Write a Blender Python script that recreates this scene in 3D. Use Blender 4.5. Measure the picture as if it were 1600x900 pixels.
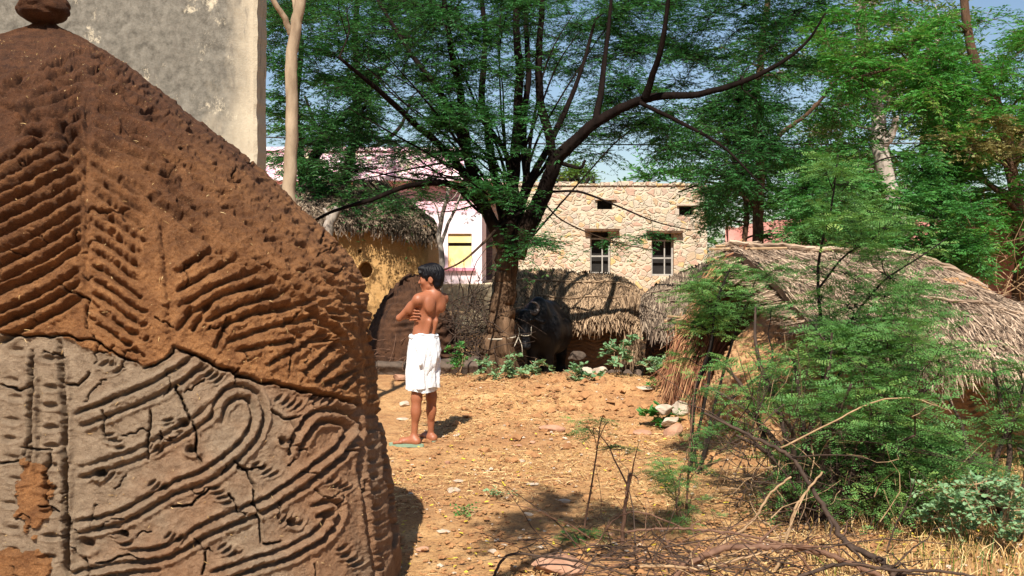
import bpy, math
import numpy as np
from mathutils import Vector

# ------------------------------------------------------------------ camera, sky, sun, exposure
scene = bpy.context.scene
for o in list(bpy.data.objects): bpy.data.objects.remove(o)
CAM_H = 1.6; F = 1555.0; HZ = 400.0          # focal length in photo pixels, horizon row
cam = bpy.data.cameras.new('camera'); camo = bpy.data.objects.new('camera', cam)
scene.collection.objects.link(camo); scene.camera = camo
camo.location = (0, 0, CAM_H); camo.rotation_euler = (math.radians(90), 0, 0)
cam.sensor_width = 36; cam.lens = 36*F/1600; cam.shift_y = -(450-HZ)/1600
cam.clip_start = 0.05; cam.clip_end = 3000
SUN_EL = 50.0; SUN_AZ = 9.0                  # the sun stands behind the camera, a little to the left
scene.world = bpy.data.worlds.new('World'); scene.world.use_nodes = True
wt = scene.world.node_tree; wt.nodes.clear()
sky = wt.nodes.new('ShaderNodeTexSky'); sky.sky_type = 'NISHITA'; sky.sun_disc = False
sky.sun_elevation = math.radians(SUN_EL); sky.sun_rotation = math.radians(180+SUN_AZ)
sky.dust_density = 0.6; sky.ozone_density = 1.3; sky.air_density = 1.0
bg = wt.nodes.new('ShaderNodeBackground'); bg.inputs['Strength'].default_value = 0.07
wo = wt.nodes.new('ShaderNodeOutputWorld')
wt.links.new(sky.outputs[0], bg.inputs[0]); wt.links.new(bg.outputs[0], wo.inputs[0])
sd = bpy.data.lights.new('sun', 'SUN'); sd.energy = 5.0; sd.angle = math.radians(0.5); sd.color = (1.0, 0.93, 0.82)
so = bpy.data.objects.new('sun', sd); scene.collection.objects.link(so)
SUNDIR = Vector((-math.sin(math.radians(SUN_AZ))*math.cos(math.radians(SUN_EL)),
                 -math.cos(math.radians(SUN_AZ))*math.cos(math.radians(SUN_EL)), math.sin(math.radians(SUN_EL))))
so.rotation_euler = SUNDIR.to_track_quat('Z', 'Y').to_euler(); so.location = (-3, -8, 12)
vs = scene.view_settings; vs.view_transform = 'Standard'; vs.look = 'None'; vs.gamma = 1; vs.exposure = 0.80
vs.use_curve_mapping = False

# ------------------------------------------------------------------ helpers
R = np.random.default_rng(11)
def P(px, py, Y): return np.array([(px-800)/F*Y, Y, CAM_H+(HZ-py)/F*Y])
def norm(v): return v/np.maximum(np.linalg.norm(v, axis=-1, keepdims=True), 1e-9)

class Geo:
    def __init__(s): s.V=[]; s.Q=[]; s.T=[]; s.A=[]; s.n=0
    def add(s, V, Q=None, T=None, a=None):
        V = np.asarray(V, float).reshape(-1, 3)
        if Q is not None and len(Q): s.Q.append(np.asarray(Q, int).reshape(-1, 4)+s.n)
        if T is not None and len(T): s.T.append(np.asarray(T, int).reshape(-1, 3)+s.n)
        s.V.append(V)
        s.A.append(np.broadcast_to(np.asarray(0.5 if a is None else a, float), (len(V),)))
        s.n += len(V)
    def build(s, name, mat, parent=None, smooth=False):
        V = np.concatenate(s.V); Q = np.concatenate(s.Q) if s.Q else np.zeros((0, 4), int)
        T = np.concatenate(s.T) if s.T else np.zeros((0, 3), int)
        if parent is not None: V = V-np.array(parent.location)
        me = bpy.data.meshes.new(name)
        me.vertices.add(len(V)); me.vertices.foreach_set('co', V.astype(np.float32).ravel())
        nl = 4*len(Q)+3*len(T); me.loops.add(nl)
        me.loops.foreach_set('vertex_index', np.concatenate([Q.ravel(), T.ravel()]).astype(np.int32))
        me.polygons.add(len(Q)+len(T))
        st = np.concatenate([np.arange(len(Q))*4, 4*len(Q)+np.arange(len(T))*3]).astype(np.int32)
        me.polygons.foreach_set('loop_start', st)
        me.update(calc_edges=True)
        at = me.attributes.new('rnd', 'FLOAT', 'POINT'); at.data.foreach_set('value', np.concatenate(s.A).astype(np.float32))
        me.polygons.foreach_set('use_smooth', np.full(len(me.polygons), smooth, dtype=bool))
        me.materials.append(mat)
        o = bpy.data.objects.new(name, me); scene.collection.objects.link(o)
        if parent is not None: o.parent = parent
        return o
    def box(s, x0, x1, y0, y1, z0, z1):
        v = [(x0,y0,z0),(x1,y0,z0),(x1,y1,z0),(x0,y1,z0),(x0,y0,z1),(x1,y0,z1),(x1,y1,z1),(x0,y1,z1)]
        s.add(v, [(0,3,2,1),(4,5,6,7),(0,1,5,4),(1,2,6,5),(2,3,7,6),(3,0,4,7)])
    def tube(s, pts, rad, sides=8, flute=0, nf=5, jit=0, cap=True, a=None, seed=0):
        pts = np.asarray(pts, float); n = len(pts); rad = np.broadcast_to(np.asarray(rad, float), (n,))
        t = norm(np.gradient(pts, axis=0)); ref = np.array([0.31, 0.9, 0.2]); ref = np.array([1,0.1,0.]) if abs(t[:,2]).mean() > .5 else np.array([.05,.1,1.])
        b1 = norm(np.cross(t, ref)); b2 = np.cross(t, b1)
        ang = np.linspace(0, 2*np.pi, sides, endpoint=False)
        rr = rad[:, None]*np.ones((1, sides))
        if np.any(flute):
            f = np.broadcast_to(np.asarray(flute, float), (n,))[:, None]
            tw = np.linspace(0, .9, n)[:, None]
            rr = rr*(1+f*(np.sin(nf*(ang[None]+tw)+seed)*.6+np.sin((nf+3)*(ang[None]-tw)+1.3+seed)*.4))
        if jit: rr = rr*(1+jit*R.standard_normal(rr.shape))
        V = pts[:, None]+rr[..., None]*(np.cos(ang)[None, :, None]*b1[:, None]+np.sin(ang)[None, :, None]*b2[:, None])
        i = np.arange(n-1)[:, None]; j = np.arange(sides)[None]; k = (j+1) % sides
        Q = np.stack([i*sides+j, i*sides+k, (i+1)*sides+k, (i+1)*sides+j], -1).reshape(-1, 4)
        V = V.reshape(-1, 3); T = []
        if cap:
            V = np.concatenate([V, pts[:1], pts[-1:]]); c = n*sides
            T = [(c, (q+1) % sides, q) for q in range(sides)]+[(c+1, (n-1)*sides+q, (n-1)*sides+(q+1) % sides) for q in range(sides)]
        s.add(V, Q, T, a)
    def ribbons(s, pts, w, nrm, a=None):
        # pts (n,k,3) strips, w (n,), nrm (n,3)
        n, k, _ = pts.shape
        t = norm(pts[:, -1]-pts[:, 0]); side = norm(np.cross(t, nrm))*np.asarray(w)[:, None]*.5
        tp = np.ones(k); tp[-1] = .35
        A = pts-side[:, None]*tp[None, :, None]; B = pts+side[:, None]*tp[None, :, None]
        V = np.stack([A, B], 2).reshape(-1, 3)
        base = (np.arange(n)*2*k)[:, None]+(np.arange(k-1)*2)[None]
        Q = np.stack([base, base+1, base+3, base+2], -1).reshape(-1, 4)
        aa = R.random(n) if a is None else a
        s.add(V, Q, None, np.repeat(aa, 2*k))
    def grid(s, V, closed_u=False, a=None, flip=False):
        nu, nv = V.shape[:2]
        i = np.arange(nu if closed_u else nu-1)[:, None]; j = np.arange(nv-1)[None]; i2 = (i+1) % nu
        Q = np.stack([i*nv+j, i2*nv+j, i2*nv+j+1, i*nv+j+1], -1).reshape(-1, 4)
        if flip: Q = Q[:, ::-1]
        s.add(V.reshape(-1, 3), Q, None, None if a is None else np.asarray(a).ravel())

def smooth_path(pts, n=6):
    """Catmull-Rom through rows (x,y,z,r...)"""
    p = np.asarray(pts, float); q = np.vstack([2*p[0]-p[1], p, 2*p[-1]-p[-2]]); out = []
    for i in range(1, len(q)-2):
        for t in np.linspace(0, 1, n, endpoint=False):
            a, b, c, d = q[i-1], q[i], q[i+1], q[i+2]
            out.append(.5*((2*b)+(c-a)*t+(2*a-5*b+4*c-d)*t*t+(3*b-a-3*c+d)*t**3))
    out.append(p[-1]); return np.array(out)

def tag(o, label, cat, group=None, kind=None):
    if label: o['label'] = label
    if cat: o['category'] = cat
    if group: o['group'] = group
    if kind: o['kind'] = kind
    return o
def empty(name, loc, label, cat, group=None):
    o = bpy.data.objects.new(name, None); scene.collection.objects.link(o)
    o.location = [float(c) for c in loc]; o.empty_display_size = .2
    return tag(o, label, cat, group)

def vnoise(u, v, seed=0):
    r = np.random.default_rng(seed); G = r.random((256, 256))
    iu = np.floor(u).astype(int); iv = np.floor(v).astype(int); fu = u-iu; fv = v-iv
    fu = fu*fu*(3-2*fu); fv = fv*fv*(3-2*fv)
    g = lambda a, b: G[a % 256, b % 256]
    return (g(iu,iv)*(1-fu)+g(iu+1,iv)*fu)*(1-fv)+(g(iu,iv+1)*(1-fu)+g(iu+1,iv+1)*fu)*fv
def fbm(u, v, octv=4, seed=0, gain=.5):
    a = 1; t = 0; s = 0
    for k in range(octv):
        s = s+a*(vnoise(u*2**k+17*k, v*2**k-9*k, seed+k)-.5); t += a; a *= gain
    return s/t*2
def seg_dist(x, y, pl):
    """distance of points to a polyline, and the fraction along it"""
    d = np.full(x.shape, 1e9); tt = np.zeros(x.shape); pl = np.asarray(pl, float)
    L = np.concatenate([[0], np.cumsum(np.linalg.norm(np.diff(pl, axis=0), axis=1))])
    for i in range(len(pl)-1):
        a, b = pl[i], pl[i+1]; ab = b-a; l2 = (ab**2).sum()+1e-9
        t = np.clip(((x-a[0])*ab[0]+(y-a[1])*ab[1])/l2, 0, 1)
        e = np.hypot(x-a[0]-t*ab[0], y-a[1]-t*ab[1]); m = e < d
        d = np.where(m, e, d); tt = np.where(m, (L[i]+t*math.sqrt(l2))/L[-1], tt)
    return d, tt

# ------------------------------------------------------------------ materials
class M:
    def __init__(s, name, rough=.9):
        s.m = bpy.data.materials.new(name); s.m.use_nodes = True; s.t = s.m.node_tree; s.t.nodes.clear()
        s.out = s.n('OutputMaterial'); s.b = s.n('BsdfPrincipled', Roughness=rough)
        s.b.inputs['Specular IOR Level'].default_value = .25
        s.link(s.b.outputs[0], s.out.inputs[0])
    def n(s, typ, **kw):
        nd = s.t.nodes.new('ShaderNode'+typ)
        for k, v in kw.items():
            k = k.replace('_', ' ')
            if k in nd.inputs.keys(): s.put(nd.inputs[k], v)
            else: setattr(nd, k.replace(' ', '_'), v)
        return nd
    def put(s, sock, v):
        if hasattr(v, 'is_output'): s.link(v, sock)
        elif isinstance(v, (tuple, list)) and len(v) == 3 and sock.type == 'RGBA': sock.default_value = (*v, 1)
        else: sock.default_value = v
    def link(s, a, b): s.t.links.new(a, b)
    def pos(s, sc=(1, 1, 1), obj=False):
        if obj: o = s.n('TexCoord').outputs['Object']
        else: o = s.n('NewGeometry').outputs['Position']
        return s.n('Mapping', Vector=o, Scale=sc).outputs[0]
    def noise(s, scale, detail=4, vec=None, rough=.6, dist=0):
        return s.n('TexNoise', Vector=vec if vec is not None else s.pos(), Scale=scale, Detail=detail, Roughness=rough, Distortion=dist).outputs['Fac']
    def ramp(s, fac, stops):
        r = s.n('ValToRGB', Fac=fac); e = r.color_ramp.elements
        while len(e) < len(stops): e.new(.5)
        for el, (p, c) in zip(e, stops):
            el.position = p; el.color = (*c, 1) if isinstance(c, (tuple, list)) else (c, c, c, 1)
        return r.outputs[0]
    def mix(s, fac, a, b, mode='MIX'):
        r = s.n('MixRGB', blend_type=mode); s.put(r.inputs[0], fac); s.put(r.inputs[1], a); s.put(r.inputs[2], b); return r.outputs[0]
    def math(s, op, a, b=0.):
        r = s.n('Math', operation=op); s.put(r.inputs[0], a); s.put(r.inputs[1], b); return r.outputs[0]
    def attr(s, name='rnd'): return s.n('Attribute', attribute_name=name).outputs['Fac']
    def color(s, c): s.put(s.b.inputs['Base Color'], c); return s
    def bump(s, h, strength=.5, dist=.01):
        r = s.n('Bump', Strength=strength, Distance=dist, Height=h); s.link(r.outputs[0], s.b.inputs['Normal']); return s

def m_simple(name, c1, c2, scale, rough=.9, bump=.4, bd=.01, stretch=(1,1,1), obj=False, bscale=None):
    m = M(name, rough); v = m.pos(stretch, obj)
    f = m.noise(scale, 5, v); m.color(m.ramp(f, [(.3, c1), (.7, c2)]))
    m.bump(m.noise(bscale or scale*4, 5, v), bump, bd); return m.m
def m_leaf(name, c1, c2, c3=None, trans=.35, rough=.55):
    m = M(name, rough); a = m.attr(); n1 = m.noise(1.1, 2)
    f = m.math('ADD', m.math('MULTIPLY', a, .7), m.math('MULTIPLY', n1, .5))
    col = m.ramp(f, [(.25, c1), (.75, c2)]+([(.97, c3)] if c3 else []))
    m.color(col); m.b.inputs['Specular IOR Level'].default_value = .3
    t = m.n('BsdfTranslucent', Color=m.mix(.5, col, (c2[0]*1.6, c2[1]*1.5, c2[2]*.6), 'MIX'))
    x = m.n('MixShader', Fac=trans); m.link(m.b.outputs[0], x.inputs[1]); m.link(t.outputs[0], x.inputs[2])
    m.link(x.outputs[0], m.out.inputs[0]); return m.m
def m_straw(name, c1, c2, c3):
    m = M(name, .85); a = m.attr(); n1 = m.noise(2.2, 3)
    f = m.math('ADD', m.math('MULTIPLY', a, .65), m.math('MULTIPLY', n1, .45))
    m.color(m.ramp(f, [(.15, c1), (.5, c2), (.9, c3)])); return m.m

MT = {}
MT['leaf_dark'] = m_leaf('acacia_leaf', (.018,.070,.022), (.05,.19,.05), (.11,.24,.06))
MT['leaf_mid'] = m_leaf('mesquite_leaf', (.03,.11,.03), (.075,.25,.055), (.20,.30,.06))
MT['leaf_bright'] = m_leaf('bright_leaf', (.035,.15,.025), (.085,.30,.05), (.25,.32,.06))
MT['leaf_blue'] = m_leaf('shrub_leaf', (.035,.11,.03), (.13,.29,.075), (.30,.40,.10), trans=.28)
MT['leaf_yellow'] = m_leaf('mixed_leaf', (.04,.11,.02), (.10,.20,.035), (.40,.36,.05))
MT['leaf_pale'] = m_leaf('pale_leaf', (.10,.22,.10), (.22,.36,.18), None, trans=.25)
MT['leaf_dry'] = m_leaf('dry_leaf', (.13,.13,.045), (.27,.24,.09), None, trans=.2)
MT['bark_dark'] = m_simple('dark_bark', (.007,.005,.004), (.022,.015,.011), 9, .95, .9, .03, (1,1,.22))
MT['bark_brown'] = m_simple('brown_bark', (.05,.028,.016), (.15,.085,.05), 10, .95, 1., .04, (1,1,.16))
MT['bark_pale'] = m_simple('pale_bark', (.20,.14,.09), (.40,.30,.20), 12, .85, .35, .01, (1,1,.3))
MT['bark_white'] = m_simple('white_bark', (.25,.20,.16), (.50,.44,.38), 10, .85, .4, .01, (1,1,.3))
MT['twig_red'] = m_simple('reddish_dead_wood', (.09,.045,.028), (.20,.11,.07), 18, .8, .5, .005)
MT['twig_pale'] = m_simple('pale_dead_wood', (.24,.15,.08), (.42,.28,.16), 18, .8, .4, .005)
MT['twig_dark'] = m_simple('dark_dead_wood', (.03,.02,.015), (.08,.05,.035), 18, .85, .4, .005)
MT['straw'] = m_straw('thatch_straw', (.045,.028,.019), (.27,.188,.128), (.57,.43,.31))
MT['straw_old'] = m_straw('old_thatch_straw', (.035,.022,.015), (.23,.15,.09), (.50,.35,.22))
MT['straw_grey'] = m_straw('weathered_thatch', (.025,.018,.014), (.15,.105,.075), (.36,.28,.20))
MT['straw_gold'] = m_straw('loose_straw', (.30,.17,.06), (.52,.33,.13), (.75,.55,.28))
MT['reed_red'] = m_straw('red_brown_reed', (.08,.03,.015), (.22,.09,.045), (.45,.26,.13))
MT['iron'] = m_simple('dull_iron', (.10,.10,.11), (.22,.22,.23), 20, .6, .2)
MT['shade_panel'] = m_simple('interior_shade_panel', (.015,.013,.012), (.03,.027,.025), 5)  # dark panel closing an opening; the unlit room is put into its colour
MT['rope'] = m_simple('pale_rope', (.35,.30,.22), (.55,.48,.38), 60, .9, .4, .003)
MT['stone_pale'] = m_simple('pale_stone', (.34,.26,.19), (.58,.48,.38), 9, .9, .5, .01)
MT['stone_red'] = m_simple('reddish_stone', (.26,.13,.08), (.45,.26,.17), 9, .9, .5, .01)
MT['stone_dark'] = m_simple('dark_stone', (.06,.045,.035), (.14,.10,.075), 8, .9, .6, .02)

# ------------------------------------------------------------------ ground
def gz(x, y):
    x = np.asarray(x, float); y = np.asarray(y, float)
    rise = np.clip((y-7.5)/4.0, 0, 1)**2*.15*np.clip((2.6-x)/1.2, 0, 1)
    drop = -.33*np.clip((y-12.1)/1.6, 0, 1)*np.clip((34-y)/20, 0, 1)
    near = np.exp(-((x-.8)/4.5)**2-((y-8)/5.5)**2)
    b = .05*fbm(x*.9+3, y*.9+5, 3, 5)*near
    clod = np.exp(-((x-.9)/1.1)**2-((y-10.9)/.8)**2)
    b2 = clod*(.20*np.maximum(fbm(x*3, y*3, 3, 9), -.2)+.05)
    return rise+drop+b+b2
def build_ground():
    xs = np.concatenate([-np.geomspace(400, 7, 26), np.linspace(-6.8, -2.2, 70), np.linspace(-2.18, 5.4, 400), np.linspace(5.5, 9, 40), np.geomspace(9.5, 400, 26)])
    ys = np.concatenate([[-300, -80, -20, -5, 0, 2, 3.5], np.linspace(4.4, 9, 330), np.linspace(9.02, 13.2, 190), np.linspace(13.3, 30, 70), np.geomspace(31, 1500, 26)])
    X, Y = np.meshgrid(xs, ys, indexing='ij'); Z = gz(X, Y)
    near = ((X > -2.3) & (X < 5.5) & (Y > 4.3) & (Y < 13.3)).astype(float)
    clod = np.exp(-((X-.9)/1.5)**2-((Y-10.3)/1.6)**2)
    n1 = fbm(X*7, Y*7, 3, 21); n2 = fbm(X*22, Y*22, 2, 33)
    Z = Z+near*(.012*n1+.005*n2+clod*(.035*np.maximum(n1, 0)+.02*np.maximum(n2, -.1)))
    g = Geo(); g.grid(np.stack([X, Y, Z], -1))
    m = M('sandy_earth', .95)
    a = m.noise(.55, 4); b = m.noise(6, 6); c = m.noise(45, 5, rough=.75)
    col = m.ramp(b, [(.28, (.37,.19,.078)), (.5, (.54,.305,.128)), (.72, (.70,.445,.21))])
    col = m.mix(m.ramp(a, [(.42, 0.), (.62, .6)]), col, (.34,.155,.07))
    col = m.mix(m.ramp(c, [(.38, .75), (.5, 0.)]), col, (.20,.095,.045))
    col = m.mix(m.ramp(m.noise(70, 3, m.pos((1,2.4,1)), .7), [(.62, 0.), (.70, .8)]), col, (.70,.46,.21))
    m.color(col); m.bump(m.math('ADD', m.math('MULTIPLY', b, .6), m.math('MULTIPLY', c, .5)), .95, .05)
    o = g.build('ground', m.m, smooth=True); tag(o, 'dry orange sandy ground strewn with straw', None, None, 'structure')
build_ground()

# ------------------------------------------------------------------ foreground dung mound with hand-drawn relief
OUT = np.array([(60,44),(100,52),(130,62),(170,90),(250,150),(330,212),(400,265),(450,312),(510,368),(545,405),(562,440),(571,480),(573,520),(577,565),(590,625),(603,690),(612,760),(620,830),(630,900),(648,1010)], float)
def mound_relief(x, y):
    """x,y are photo pixels of points on the face; returns relief in metres and crack mask"""
    h = np.zeros(x.shape)
    def blk(pl, rad):
        pl = np.asarray(pl, float)
        return (x > pl[:,0].min()-rad) & (x < pl[:,0].max()+rad) & (y > pl[:,1].min()-rad) & (y < pl[:,1].max()+rad)
    wob = 2.0*fbm(x/26, y/26, 3, 71)+1.5*fbm(x/5, y/5, 2, 73); wob2 = 2.0*fbm(x/26+40, y/26, 3, 72)+1.5*fbm(x/5, y/5+9, 2, 74)
    crack = np.zeros(x.shape)
    def groove(pl, dep=.016, w=4.5, lip=.5, taper=.12, c=0.):
        nonlocal h, crack
        m = blk(pl, w*5+8)
        if not m.any(): return
        d, t = seg_dist(x[m]+wob[m], y[m]+wob2[m], pl)
        e = np.clip(np.minimum(t, 1-t)/taper, 0, 1)**.6 if taper else 1
        dd = dep*1.45*(1+.6*fbm(x[m]/11, y[m]/11, 3, 88)); w = w*.78
        h[m] += e*(-dd*np.exp(-(d/w)**2)+.6*lip*dd*np.exp(-((d-w*2.3)/(w*1.3))**2))
        if c: crack[m] = np.maximum(crack[m], c*e*np.exp(-(d/w)**2))
    def crackl(pl, dep=.04, w=2.3, seed=0):
        pl = np.asarray(pl, float); r = np.random.default_rng(seed+int(pl[0,0])*7+int(pl[0,1])); out = [pl[0]]
        for a, b in zip(pl[:-1], pl[1:]):
            n = max(2, int(np.hypot(*(b-a))/14))
            for k in range(1, n+1):
                out.append(a+(b-a)*k/n+r.normal(0, 2.6, 2)*(k < n))
        groove(out, dep, w, .1, .08, 1.)
    def dent(cx, cy, rx, ry, ang, dep=.02):
        nonlocal h
        m = (abs(x-cx) < 4*rx) & (abs(y-cy) < 4*max(rx, ry))
        dx = x[m]-cx+wob[m]*.6; dy = y[m]-cy+wob2[m]*.6; c, s_ = math.cos(ang), math.sin(ang)
        u = (dx*c+dy*s_)/rx; v = (-dx*s_+dy*c)/ry; q = u*u+v*v
        h[m] += -1.25*dep*np.exp(-q**1.6)+.30*dep*np.exp(-((np.sqrt(q)-1.6)/.5)**2)*(v > 0)
    # herringbone, left arm
    for k in range(7):
        y0 = 108+k*21; groove([(60-k*5, y0+6), (98, y0-9), (130, y0-24)], .016, 4.6, .4); groove([(146, y0-16), (185, y0+4), (215+k*5, y0+24)], .013, 4.2, .4)
    for k in range(13):
        y0 = 250+k*23+R.normal(0, 2)
        groove([(-8, y0+10), (45, y0-14), (95, y0-40), (131, y0-62)], .031, 5.0, .4)
    # herringbone, right arm, pressed with fingertips
    for k in range(12):
        y0 = 262+k*22
        groove([(146, y0), (172, y0+15), (200, y0+36), (222, y0+50)], .019, 4.4, .45)
        for i in range(5):
            if R.random() < .5: dent(150+i*19+R.normal(0, 5), y0+i*12.5+R.normal(0, 3), 5+3*R.random(), 3.2+R.random(), .1+R.normal(0, .3), .012+.012*R.random())
    groove([(137, 150), (136, 330), (140, 500)], .012, 6, .9)
    # seams dividing the panels
    groove([(198, 285), (265, 338), (345, 395), (440, 455), (520, 520), (566, 585)], .014, 6, .9)
    groove([(252, 330), (262, 430), (270, 545)], .014, 7, .9)
    groove([(215, 300), (330, 372), (450, 440), (555, 530)], .010, 5, .7)
    # fan of strokes in the right triangle
    fan = [[(272,432),(300,412),(335,392)], [(274,458),(320,432),(372,405)], [(276,482),(330,452),(405,424)], [(290,497),(350,462),(430,440)],
           [(318,505),(370,480),(448,458)], [(340,512),(400,490),(470,478)], [(352,535),(420,512),(490,496)], [(365,550),(430,538),(468,530)],
           [(410,575),(435,560),(462,545),(500,520)], [(470,585),(490,565),(520,535)], [(485,598),(512,575),(545,548)], [(500,602),(530,588),(556,574)],
           [(300,520),(318,490),(332,470)], [(335,545),(350,515),(362,492)], [(276,520),(290,500),(300,480)], [(530,610),(545,590),(560,582)]]
    for pl in fan: groove(pl, .022, 4.6, .5)
    # vertical border strips at the left of the lower panel
    groove([(50, 545), (48, 640), (46, 740)], .035, 4, .4, c=.6); groove([(92, 530), (101, 640), (103, 760), (108, 905)], .035, 4.2, .5, c=.6)
    groove([(62, 590), (60, 760)], .010, 5, .6)
    for yy in (560, 606, 634, 669, 698, 728, 762, 800, 838, 872):
        dent(78+R.normal(0, 2), yy, 13, 5, .0, .022)
        dent(20+R.normal(0, 4), yy-12, 12, 5, .15, .014)
    # double-lined hooks
    def rail(pl, off, dep=.02):
        p = smooth_path(np.array([(a, b, 0) for a, b in pl]), 5)[:, :2]
        t = norm(np.gradient(p, axis=0)); nn = np.stack([-t[:,1], t[:,0]], -1)
        groove(p+nn*off, dep, 4.2, .75, .05); groove(p-nn*off, dep, 4.2, .75, .05)
    rail([(118,658),(170,638),(250,604),(300,572),(312,560)], 11)
    rail([(118,826),(190,808),(262,768),(325,742),(378,700),(402,660),(396,622),(368,612),(345,632),(338,660)], 9.5)
    rail([(200,872),(262,862),(330,824),(420,785),(492,738),(535,700),(550,668),(528,650),(488,656),(465,690),(460,712)], 9.5)
    rail([(330,905),(400,880),(455,862),(502,832),(522,800),(510,792),(488,800)], 9)
    rail([(118,740),(170,726),(235,700),(300,664),(340,630)], 8, .012)
    rail([(110,905),(180,890),(250,880)], 8, .016)
    # right border strip
    groove([(550,590),(560,680),(565,760),(575,840),(590,910)], .018, 4.5, .6); groove([(582,560),(596,660),(606,760),(618,870),(625,920)], .012, 4, .6)
    groove([(553,440),(558,520),(575,600)], .012, 5, .7)
    for yy in range(600, 900, 24): dent(575+(yy-600)*.06, yy, 9, 4, -.2, .012)
    for yy in range(455, 590, 20): dent(562+(yy-455)*.1, yy, 7, 4, .2, .008)
    # scalloped rows along the shoulder
    pl = OUT[2:12]
    seg = np.concatenate([[0], np.cumsum(np.hypot(*np.diff(pl, axis=0).T))])
    for row, (off, s0, s1, st, dp) in enumerate([(16, 0, 1, 17, .012), (42, .05, 1, 19, .018), (72, .2, 1, 22, .024), (104, .3, .98, 24, .024), (136, .35, .95, 26, .02)]):
        for sv in np.arange(s0*seg[-1], s1*seg[-1], st):
            cx = np.interp(sv, seg, pl[:,0]); cy = np.interp(sv, seg, pl[:,1])
            dent(cx-off*.62+R.normal(0, 3), cy+off*.78+R.normal(0, 3), 9+R.random()*6, 3.4+1.2*R.random(), .2+R.normal(0, .25), dp*(.35+.75*R.random()))
    # short strokes near the apex
    for cx, cy, w_ in [(92,107,14),(95,135,14),(96,162,17),(98,190,18),(112,218,18),(100,240,20),(165,178,16),(205,212,24),(160,245,18),(260,280,10),(60,215,16),(30,140,20),(185,150,16),(300,210,14),(22,175,22),(150,115,14),(235,180,14)]:
        dent(cx, cy, w_, 5.5, R.normal(.1, .15), .030)
    groove([(8,150),(25,135),(38,118)], .02, 6, .5); groove([(30,215),(45,180),(60,160)], .026, 7, .4)
    # fingertip prints on the lower panel
    for cx, cy, a_ in [(172,572,.5),(330,586,.5),(178,690,.9),(240,700,.2),(452,628,.4),(160,742,.2),(530,757,.6),(345,775,.9),(190,838,1.),(275,842,.2),(360,862,.5),(455,815,.2),(545,870,.7),(270,665,.8),(250,760,.4),(415,735,.6),(500,625,.3)]:
        for k in range(4):
            dent(cx+(k-1.5)*9*math.cos(a_)+R.normal(0, 1.5), cy+(k-1.5)*9*math.sin(a_)+R.normal(0, 1.5), 8, 3.1, a_-1.1, .022)
    for cx, cy, r_ in [(288,662,9),(157,741,7),(260,277,10),(192,835,8),(443,690,7),(458,818,7),(135,849,12),(300,703,8)]:
        dent(cx, cy, r_, r_*.8, .3, .05)
    # cracks
    C = [[(270,540),(300,552),(345,575),(395,590),(440,602),(500,618),(560,632)], [(223,575),(262,560),(272,542)], [(275,598),(290,640),(300,660),(306,700),(316,725)],
         [(365,718),(385,735),(398,760),(402,800),(408,850)], [(455,655),(460,690),(452,712)], [(490,618),(489,640)], [(160,640),(165,690)], [(235,640),(232,720)],
         [(320,860),(315,900)], [(490,880),(492,905)], [(48,560),(50,640),(38,725)], [(103,700),(105,780),(112,830)], [(103,760),(108,905)], [(132,870),(140,905)], [(455,520),(450,560),(448,580)],
         [(96,445),(140,470),(137,520)], [(137,330),(170,335),(205,330)], [(370,600),(372,575)], [(355,770),(372,800),(385,805)], [(540,700),(560,705)], [(370,730),(390,735),(420,728)],
         [(0,520),(40,527),(92,524),(140,530),(180,552),(222,572)], [(590,620),(600,700),(606,760),(618,850)], [(573,460),(576,540),(590,600)], [(30,700),(80,705),(72,760),(78,800)], [(0,725),(30,722)],
         [(0,600),(30,612),(48,600)], [(103,600),(130,592),(140,580)], [(150,880),(200,868),(230,872)], [(420,640),(445,655),(470,650)], [(330,760),(300,790),(268,790)], [(410,850),(440,845)], [(60,790),(95,800)]]
    for i, pl in enumerate(C): crackl(pl, .05 if i in (0, 2, 3, 11, 12, 22) else .03, 3.0 if i in (0, 11, 12, 22) else 2.1, i)
    r = np.random.default_rng(5)
    for i in range(110):
        cx, cy = r.random()*620, 100+r.random()*800
        if cy < 540 and r.random() < .6: continue
        a_ = r.random()*6.28; L_ = 12+r.random()*42; n = 4; pl = [(cx, cy)]
        for k in range(n):
            a_ += r.normal(0, .5); pl.append((pl[-1][0]+math.cos(a_)*L_/n, pl[-1][1]+math.sin(a_)*L_/n))
        crackl(pl, .016, 1.5, i)
    # crust of the brown coat stands proud of the grey wall beneath
    bx = [-20, 0, 40, 92, 140, 180, 222, 245, 262, 272, 300, 345, 395, 440, 500, 560, 700]
    by = [522, 522, 528, 524, 548, 556, 572, 568, 556, 541, 553, 576, 592, 604, 620, 636, 660]
    top = np.interp(x, bx, by)+5*fbm(x/9, y/30, 3, 91)-y
    coat = 1/(1+np.exp(-top/1.6))
    patch = (np.hypot((x-52)/26, (y-772)/55)+.45*fbm(x/12, y/12, 3, 44)) < 1
    patch2 = (np.hypot((x-25)/55, (y-890)/26)+.5*fbm(x/12, y/12, 3, 45)) < 1
    h = h+.020*coat+.014*(patch | patch2)
    h = h+.010*fbm(x/60, y/60, 3, 3)+.0055*fbm(x/12, y/12, 3, 4)+.003*fbm(x/4, y/4, 2, 6)+coat*(.006*fbm(x/6, y/6, 2, 8)+.012*np.clip(fbm(x/9, y/9, 3, 18)-.25, 0, 1)-.012*np.clip(fbm(x/7, y/5, 2, 19)-.45, 0, 1))
    return h, crack, np.maximum(coat, (patch | patch2)*1.)

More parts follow.
